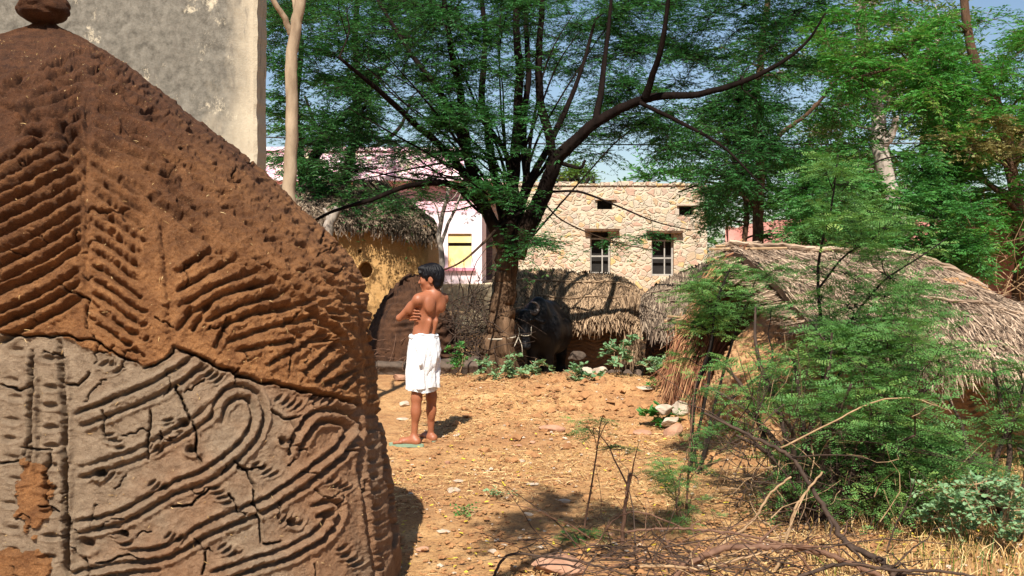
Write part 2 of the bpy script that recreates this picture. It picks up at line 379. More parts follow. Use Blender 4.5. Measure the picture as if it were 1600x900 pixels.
def build_mound():
    cx = -2.32; H = 2.76
    zs = np.concatenate([np.linspace(-.02, .2, 8), np.linspace(.205, 2.76, 820)])
    def d_of(z): return 1.05*(1-np.clip(z/2.74, 0, 1)**5*.9)
    def cyof(z): return 3.62+1.05+.10*z
    EX = 3.2
    th = np.concatenate([np.linspace(-np.pi, -2.35, 40, endpoint=False), np.linspace(-2.35, -.28, 760, endpoint=False), np.linspace(-.28, .5, 120, endpoint=False), np.linspace(.5, np.pi, 60)])
    c, s = np.cos(th), np.sin(th)
    ux = np.sign(c)*np.abs(c)**(2/EX); uy = np.sign(s)*np.abs(s)**(2/EX)
    # half-width at each height so that the outline runs where the photograph shows it
    zq = np.linspace(0, 2.76, 60); wq = []
    for z in zq:
        lo, hi = .02, 2.9
        for _ in range(26):
            w = (lo+hi)/2; X = cx+w*ux; Y = cyof(z)+d_of(z)*uy
            px = 800+X/Y*F; k = px.argmax(); py = HZ+(CAM_H-z)/Y[k]*F
            tgt = np.interp(py, OUT[:,1], OUT[:,0]) if py > OUT[0,1] else 64
            if px[k] > tgt: hi = w
            else: lo = w
        wq.append(w)
    wq = np.array(wq); W = np.interp(zs, zq, wq); W = np.convolve(np.pad(W, 12, 'edge'), np.ones(25)/25, 'valid')
    Wd = np.maximum(W, .01); D = d_of(zs)*np.clip(W/.55, 0, 1)**.55
    X = cx+Wd[None]*ux[:, None]; Y = cyof(zs)[None]+D[None]*uy[:, None]; Z = np.broadcast_to(zs, X.shape).copy()
    Pn = np.stack([X, Y, Z], -1)
    n = norm(np.cross(np.gradient(Pn, axis=0), np.gradient(Pn, axis=1)))
    px = 800+X/Y*F; py = HZ+(CAM_H-Z)/Y*F
    front = np.clip((-n[..., 1]*1.0+n[..., 0]*.8+n[..., 2]*.3-.0)/.25, 0, 1)*np.clip((2.74-Z)/.15, 0, 1)
    h, crack, coat = mound_relief(px, py)
    back = .02*fbm(th[:, None]*6+0*Z, Z*6, 4, 61)
    h = h*front+back*(1-front)
    Pn = Pn+n*h[..., None]
    top = Pn[:, -1].mean(0)+[0, 0, .004]
    root = empty('dung_cake_mound', (cx, cyof(0), 0), 'tall gabled dung mound in the foreground carved with herringbone and hooked lines', 'dung mound')
    ncol = coat > .5
    # split the faces into the grey lower wall and the brown coat
    nu, nv = Z.shape
    i = np.arange(nu-1)[:, None]; j = np.arange(nv-1)[None]
    Q = np.stack([i*nv+j, (i+1)*nv+j, (i+1)*nv+j+1, i*nv+j+1], -1)
    V = Pn.reshape(-1, 3); isc = ncol[:-1, :-1]
    def part(mask, name, mat, extra=False):
        q = Q[mask]; u, inv = np.unique(q, return_inverse=True); g = Geo()
        g.add(V[u], inv.reshape(-1, 4), None, crack.ravel()[u])
        if extra:
            r_ = V.reshape(nu, nv, 3)[:, -1]; g.add(np.vstack([r_, top]), None, [(k, k+1, nu) for k in range(nu-1)])
        return g.build(name, mat, root, True)
    m = M('grey_dried_mud', .95)
    a = m.noise(2.6, 4); b = m.noise(25, 6); c_ = m.noise(160, 4, rough=.8)
    sx = m.n('SeparateXYZ', Vector=m.n('NewGeometry').outputs['Position'])
    warm = m.math('ADD', m.math('MULTIPLY', sx.outputs['X'], .55), m.math('MULTIPLY', a, 1.6))
    col = m.mix(m.ramp(warm, [(.0, 0.), (.42, 1.)]), m.ramp(b, [(.3, (.26,.18,.115)), (.7, (.45,.33,.22))]), m.ramp(b, [(.3, (.27,.14,.072)), (.7, (.43,.245,.135))]))
    col = m.mix(m.ramp(c_, [(.60, 0.), (.72, .5)]), col, (.40,.30,.20))
    col = m.mix(m.ramp(m.attr(), [(.3, 0.), (.9, .8)]), col, (.07,.035,.02))
    col = m.mix(1., col, m.ramp(m.noise(210, 3, rough=.85), [(.36, .68), (.52, 1.)]), 'MULTIPLY')
    m.color(col)
    vor = m.n('TexVoronoi', Vector=m.n('Mapping', Vector=m.n('TexCoord').outputs['Object']).outputs[0], Scale=14.).outputs['Distance']
    m.bump(m.math('ADD', m.math('MULTIPLY', b, .5), m.math('MULTIPLY', c_, .8)), 1., .024)
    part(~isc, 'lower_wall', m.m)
    m2 = M('brown_dung_plaster', .92)
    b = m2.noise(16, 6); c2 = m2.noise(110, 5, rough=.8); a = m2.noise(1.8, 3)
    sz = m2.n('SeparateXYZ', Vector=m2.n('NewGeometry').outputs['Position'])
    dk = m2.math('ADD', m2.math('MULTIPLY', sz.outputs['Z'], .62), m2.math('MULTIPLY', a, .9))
    mid_brown = m2.ramp(b, [(.3, (.23,.092,.033)), (.7, (.55,.26,.10))]); drk = m2.ramp(b, [(.3, (.075,.030,.014)), (.7, (.20,.082,.035))])  # coat turns to darker, wetter dung towards the top
    col = m2.mix(m2.ramp(dk, [(.62, 0.), (.88, 1.)]) if False else m2.ramp(m2.math('MULTIPLY', dk, .55), [(.74, 0.), (.98, 1.)]), mid_brown, drk)
    col = m2.mix(m2.ramp(m2.noise(150, 2, m2.pos((1,1,2.5))), [(.66, 0.), (.72, .75)]), col, (.60,.38,.19))
    col = m2.mix(m2.ramp(m2.attr(), [(.3, 0.), (.9, .8)]), col, (.05,.018,.008))
    col = m2.mix(1., col, m2.ramp(m2.noise(190, 3, rough=.85), [(.36, .58), (.54, 1.)]), 'MULTIPLY')
    m2.color(col); m2.bump(m2.math('ADD', m2.math('MULTIPLY', b, .45), m2.math('MULTIPLY', c2, .95)), 1., .03)
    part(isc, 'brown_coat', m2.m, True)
    # clumps of dung on the apex
    for (px_, py_, rx, rz, sd_, nm) in [(62,26,.120,.072,1,'top_clump')]:
        cpos = np.array([cx+.0, cyof(2.73)-.02, 2.825])
        u = np.linspace(0, 2*np.pi, 60, endpoint=False); v = np.linspace(.02, np.pi-.02, 36); U, Vv = np.meshgrid(u, v, indexing='ij')
        dirs = np.stack([np.sin(Vv)*np.cos(U), np.sin(Vv)*np.sin(U), np.cos(Vv)], -1)
        rr = 1+.28*fbm(dirs[...,0]*1.3+5, dirs[...,2]*1.1+dirs[...,1]*.7+7, 3, 12)+.06*fbm(dirs[...,0]*6+9, dirs[...,2]*6+dirs[...,1]*4+20, 3, 4)-.05*np.exp(-((dirs[...,2]+.15+.4*dirs[...,0])/.07)**2)*(dirs[...,0] > -.2)
        g = Geo(); g.grid(cpos+dirs*rr[..., None]*np.array([rx, rx, rz]), closed_u=True, flip=True); g.build(nm, m2.m, root, True)
    # bits of straw stuck in the coat
    rs = np.random.default_rng(31); fr_ = np.argwhere((front[:, ::1] > .9)); fr_ = fr_[rs.integers(0, len(fr_), 900)]; fr_ = fr_[(fr_[:, 0] > 45) & (fr_[:, 0] < 900)]
    p = Pn[fr_[:, 0], fr_[:, 1]]; nn = n[fr_[:, 0], fr_[:, 1]]; t = norm(np.cross(nn, rs.normal(0, 1, p.shape))); L = (.004+.022*rs.random(len(p))**3)[:, None]
    g = Geo(); g.ribbons(np.stack([p+nn*.003, p+nn*.006+t*L*.5, p+nn*.003+t*L], 1), .0012+.0010*rs.random(len(p)), nn); st_ = g.build('embedded_straw', MT['straw_gold'], root); st_['kind'] = 'stuff'
    return root, m.m, m2.m
mound_root, MUD_GREY, MUD_BROWN = build_mound()

# ------------------------------------------------------------------ plastered wall at the left
def build_plaster_wall():
    m = M('stained_plaster', .9)
    p = m.pos(); a = m.noise(.9, 6, m.pos((1,1,.6)), .65); b = m.noise(5, 8, m.pos((1.6,1,.7)), .75, .1); c = m.noise(60, 4)
    sx = m.n('SeparateXYZ', Vector=m.n('NewGeometry').outputs['Position'])
    col = m.ramp(b, [(.35, (.33,.28,.205)), (.62, (.48,.42,.315))])
    up = m.math('MULTIPLY', m.math('SUBTRACT', sx.outputs['Z'], 2.6), .42)
    msk = m.ramp(m.math('ADD', m.math('MULTIPLY', a, 1.1), m.math('MULTIPLY', m.math('ADD', up, m.math('MULTIPLY', b, .5)), .55)), [(.58, 0.), (.80, .95)])
    col = m.mix(msk, col, m.ramp(m.noise(11, 6, rough=.75), [(.35, (.065,.06,.05)), (.65, (.20,.185,.155))]))
    col = m.mix(m.ramp(m.noise(2.0, 8, m.pos((1,1,.8)), .8, .15), [(.57, 0.), (.63, .85)]), col, (.54,.47,.345))
    edge = m.ramp(m.math('ADD', m.math('MULTIPLY', sx.outputs['X'], 1.), m.math('ADD', 3.0, m.math('MULTIPLY', b, .3))), [(.55, 0.), (.80, .75)])
    col = m.mix(edge, col, (.52,.44,.32))
    col = m.mix(m.ramp(m.noise(14, 4, m.pos((1,1,.25))), [(.56, 0.), (.70, .6)]), col, (.13,.115,.095))
    m.color(col); m.bump(m.math('ADD', m.math('MULTIPLY', b, .8), m.math('MULTIPLY', c, .25)), .5, .03)
    g = Geo(); x1 = -2.31; Y0 = 9.0; Y1 = 9.34
    xs = np.concatenate([np.linspace(-8, -3.2, 30), np.linspace(-3.18, x1, 60)]); zs = np.linspace(-.1, 6.5, 260)
    X, Z = np.meshgrid(xs, zs, indexing='ij')
    e = np.clip((X-(x1-.03))/.03, 0, 1)
    Yy = Y0+.012*fbm(X*2, Z*2, 4, 3)+.014*e+e*.012*fbm(Z*9, X*0, 3, 5)
    Xx = X+e*(.018*fbm(Z*5, X*0+2, 3, 15))
    fr = np.stack([Xx, Yy, Z], -1); g.grid(fr)
    ed = fr[-1]; bk = ed.copy(); bk[:, 1] = Y1; g.grid(np.stack([ed, .5*(ed+bk)+[.004,0,0], bk]))
    k = len(zs); g.add([(-8,Y1,-.1),(x1,Y1,-.1),(x1,Y1,6.5),(-8,Y1,6.5),(-8,Y0,-.1),(-8,Y0,6.5),(x1,Y0+.01,6.5)], [(1,0,3,2),(0,4,5,3),(5,6,2,3)])
    tag(g.build('plastered_wall', m.m, smooth=False), 'tall grey stained plaster wall behind the carved mound', 'wall')
build_plaster_wall()

# ------------------------------------------------------------------ generic moulded mud mound
def mud_mound(cx, cy, w, d, H, disp, z0=-.3, EX=3., nu=260, nv=160, taper=2.6, rot=0., shrink=.85):
    """closed super-elliptic mound; disp(theta,z,s)->metres"""
    th = np.linspace(-np.pi, np.pi, nu, endpoint=False); zz = np.linspace(0, 1, nv)
    c, s = np.cos(th), np.sin(th); ux = np.sign(c)*np.abs(c)**(2/EX); uy = np.sign(s)*np.abs(s)**(2/EX)
    k = 1-zz**taper*shrink; k[-1] = max(.02, k[-1]*.3) if shrink > .7 else k[-1]
    ca, sa = math.cos(rot), math.sin(rot)
    X = w*ux[:, None]*k; Y = d*uy[:, None]*k; Z = np.broadcast_to(z0+(H-z0)*zz, X.shape)
    Pn = np.stack([cx+X*ca-Y*sa, cy+X*sa+Y*ca, Z], -1)
    n = norm(np.cross(np.roll(Pn, -1, 0)-np.roll(Pn, 1, 0), np.gradient(Pn, axis=1)))
    S = np.concatenate([[0], np.cumsum(np.hypot(*np.diff(np.stack([w*ux, d*uy]), axis=1)))])[:, None]
    Pn = Pn+n*disp(S+0*Z, Z+0*S)[..., None]
    g = Geo(); g.grid(Pn, closed_u=True)
    t = Pn[:, -1].mean(0); g.add(np.vstack([Pn[:, -1], t]), None, [(q, (q+1) % nu, nu) for q in range(nu)])
    return g

# ------------------------------------------------------------------ buildings at the back
def facade(g, x0, x1, z0, z1, y, ops, depth, void=None, axis='x'):
    """front face with recessed openings; ops = [(x0,x1,z0,z1)]"""
    xs = sorted({x0, x1, *[o[0] for o in ops], *[o[1] for o in ops]}); zs = sorted({z0, z1, *[o[2] for o in ops], *[o[3] for o in ops]})
    for a, b in zip(xs[:-1], xs[1:]):
        for c, d in zip(zs[:-1], zs[1:]):
            mx, mz = (a+b)/2, (c+d)/2
            if any(o[0] < mx < o[1] and o[2] < mz < o[3] for o in ops): continue
            g.add([(a,y,c),(b,y,c),(b,y,d),(a,y,d)], [(0,1,2,3)])
    for a, b, c, d in ops:
        Y = y+depth
        g.add([(a,y,c),(b,y,c),(b,Y,c),(a,Y,c)], [(0,1,2,3)]); g.add([(a,y,d),(b,y,d),(b,Y,d),(a,Y,d)], [(3,2,1,0)])
        g.add([(a,y,c),(a,Y,c),(a,Y,d),(a,y,d)], [(0,1,2,3)]); g.add([(b,y,c),(b,Y,c),(b,Y,d),(b,y,d)], [(3,2,1,0)])
        if void: void.add([(a,Y,c),(b,Y,c),(b,Y,d),(a,Y,d)], [(0,1,2,3)])
def px_x(px, Y): return (px-800)/F*Y
def py_z(py, Y): return CAM_H+(HZ-py)/F*Y

def stone_building():
    Y = 26.; x0, x1 = px_x(735, Y), px_x(1105, Y); zt = py_z(290, Y)
    root = empty('stone_building', ((x0+x1)/2, Y, 0), 'rubble stone building with two grilled windows and two small vents behind the thatched huts', 'building')
    m = M('rubble_masonry', .92)
    v = m.pos((1,1,1.25)); vd = m.mix(.22, v, m.n('TexNoise', Vector=v, Scale=3., Detail=3.).outputs['Color'])
    v1 = m.n('TexVoronoi', Vector=vd, Scale=7.0); ve = m.n('TexVoronoi', Vector=vd, Scale=7.0, feature='DISTANCE_TO_EDGE')
    hue = m.n('SeparateColor', Color=v1.outputs['Color'])
    stone = m.ramp(hue.outputs[0], [(.05, (.46,.27,.13)), (.22, (.60,.50,.38)), (.36, (.38,.19,.16)), (.48, (.66,.57,.43)), (.60, (.42,.36,.33)), (.70, (.64,.55,.41)), (.80, (.72,.44,.08)), (.90, (.52,.26,.19))])
    stone = m.mix(.45, stone, m.mix(m.noise(9, 5), (.22,.16,.11), (.56,.47,.35)))
    mort = m.mix(m.noise(3, 4), (.46,.385,.275), (.62,.54,.41))
    # in patches the mortar is smeared over the stones
    thr = m.math('ADD', ve.outputs['Distance'], m.math('MULTIPLY', m.math('SUBTRACT', m.noise(2.2, 5), .5), -.5))
    f = m.ramp(thr, [(.05, 0.), (.13, .85)])
    m.color(m.mix(f, mort, stone)); m.bump(m.math('ADD', f, m.math('MULTIPLY', m.noise(14, 5), .7)), .8, .04)
    W = [(px_x(922, Y), px_x(954, Y), py_z(428, Y), py_z(362, Y)), (px_x(1018, Y), px_x(1053, Y), py_z(431, Y), py_z(365, Y))]
    Vt = [(px_x(933, Y), px_x(957, Y), py_z(327, Y), py_z(313, Y)), (px_x(1061, Y), px_x(1084, Y), py_z(336, Y), py_z(322, Y))]
    g = Geo(); facade(g, x0, x1, -.5, zt, Y, W+Vt, .32)
    g.add([(x1,Y,-.5),(x1,Y+7,-.5),(x1,Y+7,zt),(x1,Y,zt),(x0,Y,zt),(x0,Y+7,zt),(x0,Y,-.5),(x0,Y+7,-.5)], [(0,1,2,3),(3,2,5,4),(4,5,7,6),(1,7,5,2)])
    # uneven coping stones
    g.build('wall', m.m, root)
    for op in W+Vt:
        vo = Geo(); facade(Geo(), x0, x1, -.5, zt, Y, [op], .32, vo); vo.build('interior_shade_panel', MT['shade_panel'], root)
    g = Geo(); xx = x0
    while xx < x1-.25:
        w = .25+R.random()*.35; g.box(xx, min(xx+w-.015, x1+.03), Y-.04, Y+.5, zt+.002, zt+.05+R.random()*.09); xx += w
    g.build('coping', m.m, root)
    fm = m_simple('grey_painted_iron', (.28,.26,.24), (.42,.40,.36), 12, .6, .1)
    for k, (a, b, c, d) in enumerate(W):
        yy = Y+.16; fr = Geo(); t = .045
        fr.box(a+.002, a+t, yy, yy+.05, c, d); fr.box(b-t, b-.002, yy, yy+.05, c, d)
        fr.box(a+t, b-t, yy+.002, yy+.048, c+.002, c+t); fr.box(a+t, b-t, yy+.002, yy+.048, d-t-.16, d-.16)
        mx = a+(b-a)*.62; fr.box(mx-.016, mx+.016, yy+.004, yy+.045, c+t, d-t-.16); hz = c+(d-c)*.42; fr.box(a+t, b-t, yy+.008, yy+.040, hz-.02, hz+.02)
        w = fr.build('window', fm, root)
        gr = Geo(); wd, hh = b-a-2*t, d-c-.24
        n = 6
        for i in range(-n*2, n+1):
            for sg in (1, -1):
                pa, pb = [], []
                X0 = i*wd/n; 
                # diagonal bar clipped to the pane
                t0 = max(0, -X0/wd if True else 0); ts = [tt for tt in np.linspace(0, 1, 41) if 0 <= X0+tt*hh*.62 <= wd]
                if len(ts) < 2: continue
                xa, xb = X0+ts[0]*hh*.62, X0+ts[-1]*hh*.62
                if sg < 0: xa, xb = wd-xa, wd-xb
                gr.tube([(a+t+xa, yy+.028+sg*.006, c+t+ts[0]*hh), (a+t+xb, yy+.028+sg*.006, c+t+ts[-1]*hh)], .014, 4, cap=False)
        gr.build('grille', MT['rope'], w)
        l = Geo(); l.box(a-.14, b+.22, Y-.16, Y+.05, d+.012, d+.075); l.build('lintel', MT['bark_brown'], root)
    for a, b, c, d in Vt:
        l = Geo(); l.box(a-.06, b+.1, Y-.07, Y+.05, d+.012, d+.06); l.build('vent_slab', MT['stone_pale'], root)
    g = Geo(); xa, xb = px_x(755, 25.7), px_x(769, 25.7); g.box(xa, xb, 25.6, Y-.01, -.5, py_z(352, 25.7))
    bm = M('dark_coursed_brick', .95); br = bm.n('TexBrick', Vector=bm.n('Mapping', Vector=bm.n('TexCoord').outputs['Object'], Rotation=(math.pi/2,0,0)).outputs[0], Scale=3., Color1=(.14,.10,.10,1), Color2=(.09,.07,.07,1), Mortar=(.05,.04,.04,1)); bm.color(br.outputs['Color'])
    g.build('corner_pillar', bm.m, root)
stone_building()

def pink_building():
    Y = 22.; x1 = px_x(753, Y); x0 = px_x(330, Y); zb, zt = py_z(443, Y), py_z(284, Y)
    root = empty('pink_building', ((x0+x1)/2, Y, 0), 'pale pink washed house with a yellow shuttered window and projecting ledge', 'building')
    m = M('pink_limewash', .9); b = m.noise(3, 5); sp = m.noise(38, 3)
    sz = m.n('SeparateXYZ', Vector=m.n('NewGeometry').outputs['Position'])
    ledge_shade = m.ramp(m.math('MULTIPLY', sz.outputs['Z'], .2), [(.505, 0.), (.515, 1.)])  # deeper pink strip paints the shade of the ledge onto the wall
    col = m.mix(ledge_shade, m.ramp(b, [(.3, (.84,.66,.72)), (.7, (.90,.76,.80))]), m.ramp(b, [(.3, (.84,.48,.57)), (.7, (.88,.56,.64))]))
    m.color(m.mix(m.ramp(sp, [(.66, 0.), (.72, .7)]), col, (.70,.36,.46))); m.bump(b, .2, .02)
    wx0, wx1, wz0, wz1 = px_x(700, Y), px_x(737, Y), py_z(418, Y), py_z(365, Y)
    lx0, lx1, lz0, lz1 = px_x(664, Y), px_x(681, Y), py_z(412, Y), py_z(376, Y)
    g = Geo(); facade(g, x0, x1, zb, zt, Y, [(wx0, wx1, wz0, wz1), (lx0, lx1, lz0, lz1)], .10)
    g.add([(x1,Y,zb),(x1,Y+5,zb),(x1,Y+5,zt),(x1,Y,zt),(x0,Y,zt),(x0,Y+5,zt)], [(0,1,2,3),(3,2,5,4)])
    g.build('wall', m.m, root)
    cm = m_simple('pink_plaster', (.80,.55,.62), (.88,.68,.74), 5, .9, .2)
    c = Geo(); c.box(x0-.2, x1+.25, Y-.36, Y+5.1, zt+.002, zt+.10); c.build('ledge', cm, root)
    pr = Geo(); z2 = zt+.102; zT = py_z(236, Y)
    pm = M('speckled_pink_screen', .9)
    vv = pm.n('TexVoronoi', Vector=pm.pos((1,1,1)), Scale=7., feature='DISTANCE_TO_EDGE').outputs['Distance']
    pm.color(pm.mix(pm.ramp(vv, [(.03, 1.), (.08, 0.)]), pm.ramp(pm.noise(6, 5), [(.35, (.85,.52,.62)), (.5, (.88,.74,.78)), (.66, (.72,.66,.40))]), (.62,.28,.40))); pm.bump(pm.noise(9, 4), .5, .03)
    pr.box(x0, x1-.4, Y-.05, Y+.12, z2, zT); pr.box(x0-.05, x1-.35, Y-.1, Y+.17, zT+.001, zT+.08); pr.build('parapet', pm.m, root)
    ym = m_simple('yellow_paint', (.80,.62,.24), (.86,.72,.38), 6, .6, .1); wm = m_simple('cream_paint', (.80,.70,.45), (.86,.78,.55), 6, .7, .1)
    w = Geo(); zc = py_z(382, Y)
    w.box(wx0+.003, wx1-.003, Y+.05, Y+.098, zc+.04, wz1-.003)
    w.box(wx0+.003, wx1-.003, Y+.06, Y+.097, wz0+.003, zc-.035)
    wo_ = w.build('window', ym, root)
    f = Geo(); f.box(wx0+.003, wx1-.003, Y-.03, Y+.099, zc-.033, zc+.038)
    f.box(wx0+.004, wx0+.06, Y-.01, Y+.05, wz0+.003, zc-.035); f.box(wx1-.06, wx1-.004, Y-.01, Y+.05, wz0+.003, zc-.035)
    f.box(wx0+.1, wx1-.1, Y+.02, Y+.058, wz0+.07, zc-.10); f.build('frame', wm, wo_)
    s = Geo(); s.box(wx0-.1, wx1+.08, Y-.09, Y-.002, wz0-.07, wz0-.005); s.build('sill', m_simple('deep_pink_paint', (.72,.25,.34), (.80,.34,.42), 6, .8, .1), root)
    l = Geo(); n = 5; m_ = 10
    for i in range(n+1):
        x = lx0+(lx1-lx0)*i/n; l.box(x-.012, x+.012, Y-.01, Y+.02, lz0, lz1)
    for i in range(m_+1):
        z = lz0+(lz1-lz0)*i/m_; l.box(lx0-.01, lx1+.01, Y-.014, Y+.016, z-.012, z+.012)
    l.build('lattice_window', m_simple('white_paint', (.75,.75,.74), (.82,.82,.80), 6, .7, .1), root)
    for op in ((wx0, wx1, wz0, wz1), (lx0, lx1, lz0, lz1)):
        vo = Geo(); facade(Geo(), x0, x1, zb, zt, Y, [op], .10, vo); vo.build('interior_shade_panel', MT['shade_panel'], root)
    p = Geo(); p.box(x0, x1+.3, Y-.55, Y+5, -.5, zb-.003); p.build('plinth', m_simple('beige_plaster', (.48,.38,.24), (.62,.52,.36), 4, .9, .4, .03), root)
pink_building()

def far_walls():
    Y = 24.; g = Geo(); m = m_simple('faded_red_wash', (.50,.19,.16), (.66,.36,.31), 2.4, .9, .3, .03)
    x0, x1 = px_x(1138, Y), px_x(1560, Y); g2 = Geo(); xs = np.linspace(x0, x1, 40)
    zt = np.interp((xs/Y*F+800), [1138, 1200, 1245, 1290, 1560], [py_z(v, Y) for v in (356, 346, 340, 343, 340)])+.03*R.standard_normal(40)
    fr = np.stack([np.stack([xs, xs*0+Y, xs*0-.4], -1), np.stack([xs, xs*0+Y, zt], -1), np.stack([xs, xs*0+Y+.35, zt], -1), np.stack([xs, xs*0+Y+.35, xs*0-.4], -1)], 1)
    g2.grid(fr); o = g2.build('boundary_wall', m); tag(o, 'crumbling faded red wall seen just above the big thatched roof', 'wall')
    Y = 15.; m = m_simple('old_red_brick', (.20,.075,.05), (.36,.15,.11), 3.5, .9, .5, .03)
    x0, x1 = px_x(1500, Y), px_x(1760, Y); g = Geo(); xs = np.linspace(x0, x1, 30); zt = py_z(325, Y)+.08*fbm(xs*2, xs*0, 3, 8)+(xs-x0)*.12
    fr = np.stack([np.stack([xs, xs*0+Y, xs*0-.4], -1), np.stack([xs, xs*0+Y, zt], -1), np.stack([xs, xs*0+Y+.4, zt], -1), np.stack([xs, xs*0+Y+.4, xs*0-.4], -1)], 1)
    g.grid(fr); e = fr[0]; g.add(e, [(0,1,2,3)]); tag(g.build('brick_wall', m), 'dark red shaded wall among the trees at the far right', 'wall')
far_walls()

# ------------------------------------------------------------------ thatch
def interp_curve(c, u):
    c = np.asarray(c, float); L = np.concatenate([[0], np.cumsum(np.linalg.norm(np.diff(c, axis=0), axis=1))]); L /= L[-1]
    return np.stack([np.interp(u, L, c[:, k]) for k in range(3)], -1)
def thatch(parent, mat, ridge, eave, n, slen, w, bulge=.1, over=.10, thick=.07, name='thatch', nrm_hint=(0,-1,1), lean=.12, seed=1, tips=900):
    r = np.random.default_rng(seed)
    rc = smooth_path(ridge, 8); ec = smooth_path(eave, 8)
    def S(u, v):
        a = interp_curve(rc, u); b = interp_curve(ec, u); p = a+(b-a)*v[..., None]
        hgt = bulge*np.sin(np.pi*np.clip(v, 0, 1)*.85)+.06*fbm(u*7, v*3, 3, seed+4)+.012*fbm(u*50, v*9, 2, seed+7)
        nn = norm(np.cross(b-a, np.array([1., .0, 0])) if False else np.broadcast_to(norm(np.array(nrm_hint, float)), p.shape))
        return p+nn*hgt[..., None]
    U, V = np.meshgrid(np.linspace(0, 1, 90), np.linspace(0, 1, 30), indexing='ij')
    top = S(U.ravel(), V.ravel()).reshape(90, 30, 3); g = Geo(); hint = norm(np.array(nrm_hint, float))
    g.grid(top, a=np.full(U.shape, .25)); g.grid(top-hint*thick, a=np.full(U.shape, .1))
    for e1, e2 in ((top[:, -1], top[:, -1]-hint*thick), (top[:, 0], top[:, 0]-hint*thick), (top[0], top[0]-hint*thick), (top[-1], top[-1]-hint*thick)):
        g.grid(np.stack([e1, e2], 1), a=np.full((len(e1), 2), .15))
    def straws(u, v0, L, off, lift, hang):
        cl = interp_curve(ec, u)-interp_curve(rc, u); cl = np.linalg.norm(cl, axis=1)
        du = r.normal(0, lean, len(u))*L/cl
        ks = []
        for t in (0, .5, 1.):
            v = v0+L/cl*t; p = S(np.clip(u+du*t*.4, 0, 1), np.minimum(v, 1.0))
            ex = np.maximum(v-1, 0)*cl; dirn = norm(interp_curve(ec, u)-interp_curve(rc, u))
            p = p+dirn*ex[:, None]*.75; p[:, 2] -= ex*hang
            p = p+hint*(off+lift*t*t)[:, None]+r.normal(0, .006, p.shape)
            p[:, 0] += r.normal(0, lean*.5, len(u))*ex
            ks.append(p)
        nr = norm(hint+r.normal(0, .45, (len(u), 3)))
        g.ribbons(np.stack(ks, 1), w*(.6+.9*r.random(len(u))), nr)
    u = r.random(n); v0 = r.random(n)*1.02-.04; L = slen*(.4+.9*r.random(n))
    straws(u, np.clip(v0, -.03, 1), L*np.clip(1.15-v0, .25, 1), .004+.035*r.random(n)**2, .02*r.random(n)**2+(r.random(n) < .04)*.06, .5)
    u = r.random(tips); straws(u, .86+.13*r.random(tips), (over+.16*r.random(tips)), -thick*r.random(tips), .01*r.random(tips), .7+.6*r.random(tips))
    u = r.random(tips); straws(u, .8+.13*r.random(tips), (over*.6+.3*r.random(tips)**2*over/.1), .01*r.random(tips), .03*r.random(tips), .3+.6*r.random(tips))
    g.build(name, mat, parent); return S, hint
def rod(parent, S, hint, v, u0, u1, mat, rad=.018, seed=0, name='binding_rod', strands=4):
    r = np.random.default_rng(seed); g = Geo(); u = np.linspace(u0, u1, 40)
    for k in range(strands):
        ph = 6.28*k/strands; p = S(u, v+.012*np.sin(u*30+k)+u*0)+hint*.045
        p[:, 2] += rad*np.sin(u*26+ph)*.8; p += hint*(rad*np.cos(u*26+ph)*.8)[:, None]
        g.tube(p, rad*.55, 5, jit=.15, a=.3+.6*r.random())
    return g.build(name, mat, parent)
def bundle(parent, name, mat, A, B, n, spread0, spread1, w, sag=.0, seed=0, lj=.2):
    """a sheaf of straws from A to B"""
    r = np.random.default_rng(seed); A = np.asarray(A, float); B = np.asarray(B, float)
    a = A+r.normal(0, 1, (n, 3))*spread0; b = B+r.normal(0, 1, (n, 3))*spread1; t = 1-lj*r.random(n)[:, None]
    b = a+(b-a)*t; m_ = (a+b)/2+r.normal(0, .02, (n, 3)); m_[:, 2] += sag
    g = Geo(); g.ribbons(np.stack([a, m_, b], 1), w*(.6+r.random(n)), norm(r.normal(0, 1, (n, 3))+[0, -1.5, .5])); return g.build(name, mat, parent)

def weave(S, Z, cols=.085, rows=.05, dep=.016, seed=0):
    """rows of hand-pressed slanting finger marks"""
    q = S/cols+.55*fbm(S*1.7, Z*1.7, 3, seed); c = np.floor(q); fu = q-c
    amp = .25+1.1*vnoise(c*3.3, Z/rows*.8, seed+11)*np.clip(1.2+1.6*fbm(S*1.3, Z*1.5, 2, seed+12), .15, 1.2)
    ph = Z/rows+(fu*1.1-.55)*np.where(c % 2 > 0, 1, -1)+vnoise(c*5.1, Z*0+3, seed+3)*2+1.1*fbm(S*3.5, Z*3.5, 3, seed+2)
    d = np.sin(2*np.pi*ph); e = np.sin(np.pi*fu)**.6
    return amp*dep*(d*e-.8*(1-e))+.035*fbm(S*2.2, Z*2.2, 3, seed+5)+.011*fbm(S*14, Z*14, 3, seed+6)

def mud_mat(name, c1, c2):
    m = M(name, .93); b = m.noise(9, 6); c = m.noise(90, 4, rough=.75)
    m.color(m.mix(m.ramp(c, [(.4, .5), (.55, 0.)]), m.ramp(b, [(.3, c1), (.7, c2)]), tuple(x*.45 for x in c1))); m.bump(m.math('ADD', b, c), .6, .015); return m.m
MUD_ORANGE = mud_mat('orange_mud', (.36,.19,.085), (.54,.32,.16)); MUD_DARK = mud_mat('dark_dung', (.026,.012,.007), (.10,.045,.022)); MUD_MIDB = mud_mat('brown_mud', (.20,.115,.06), (.34,.21,.12))

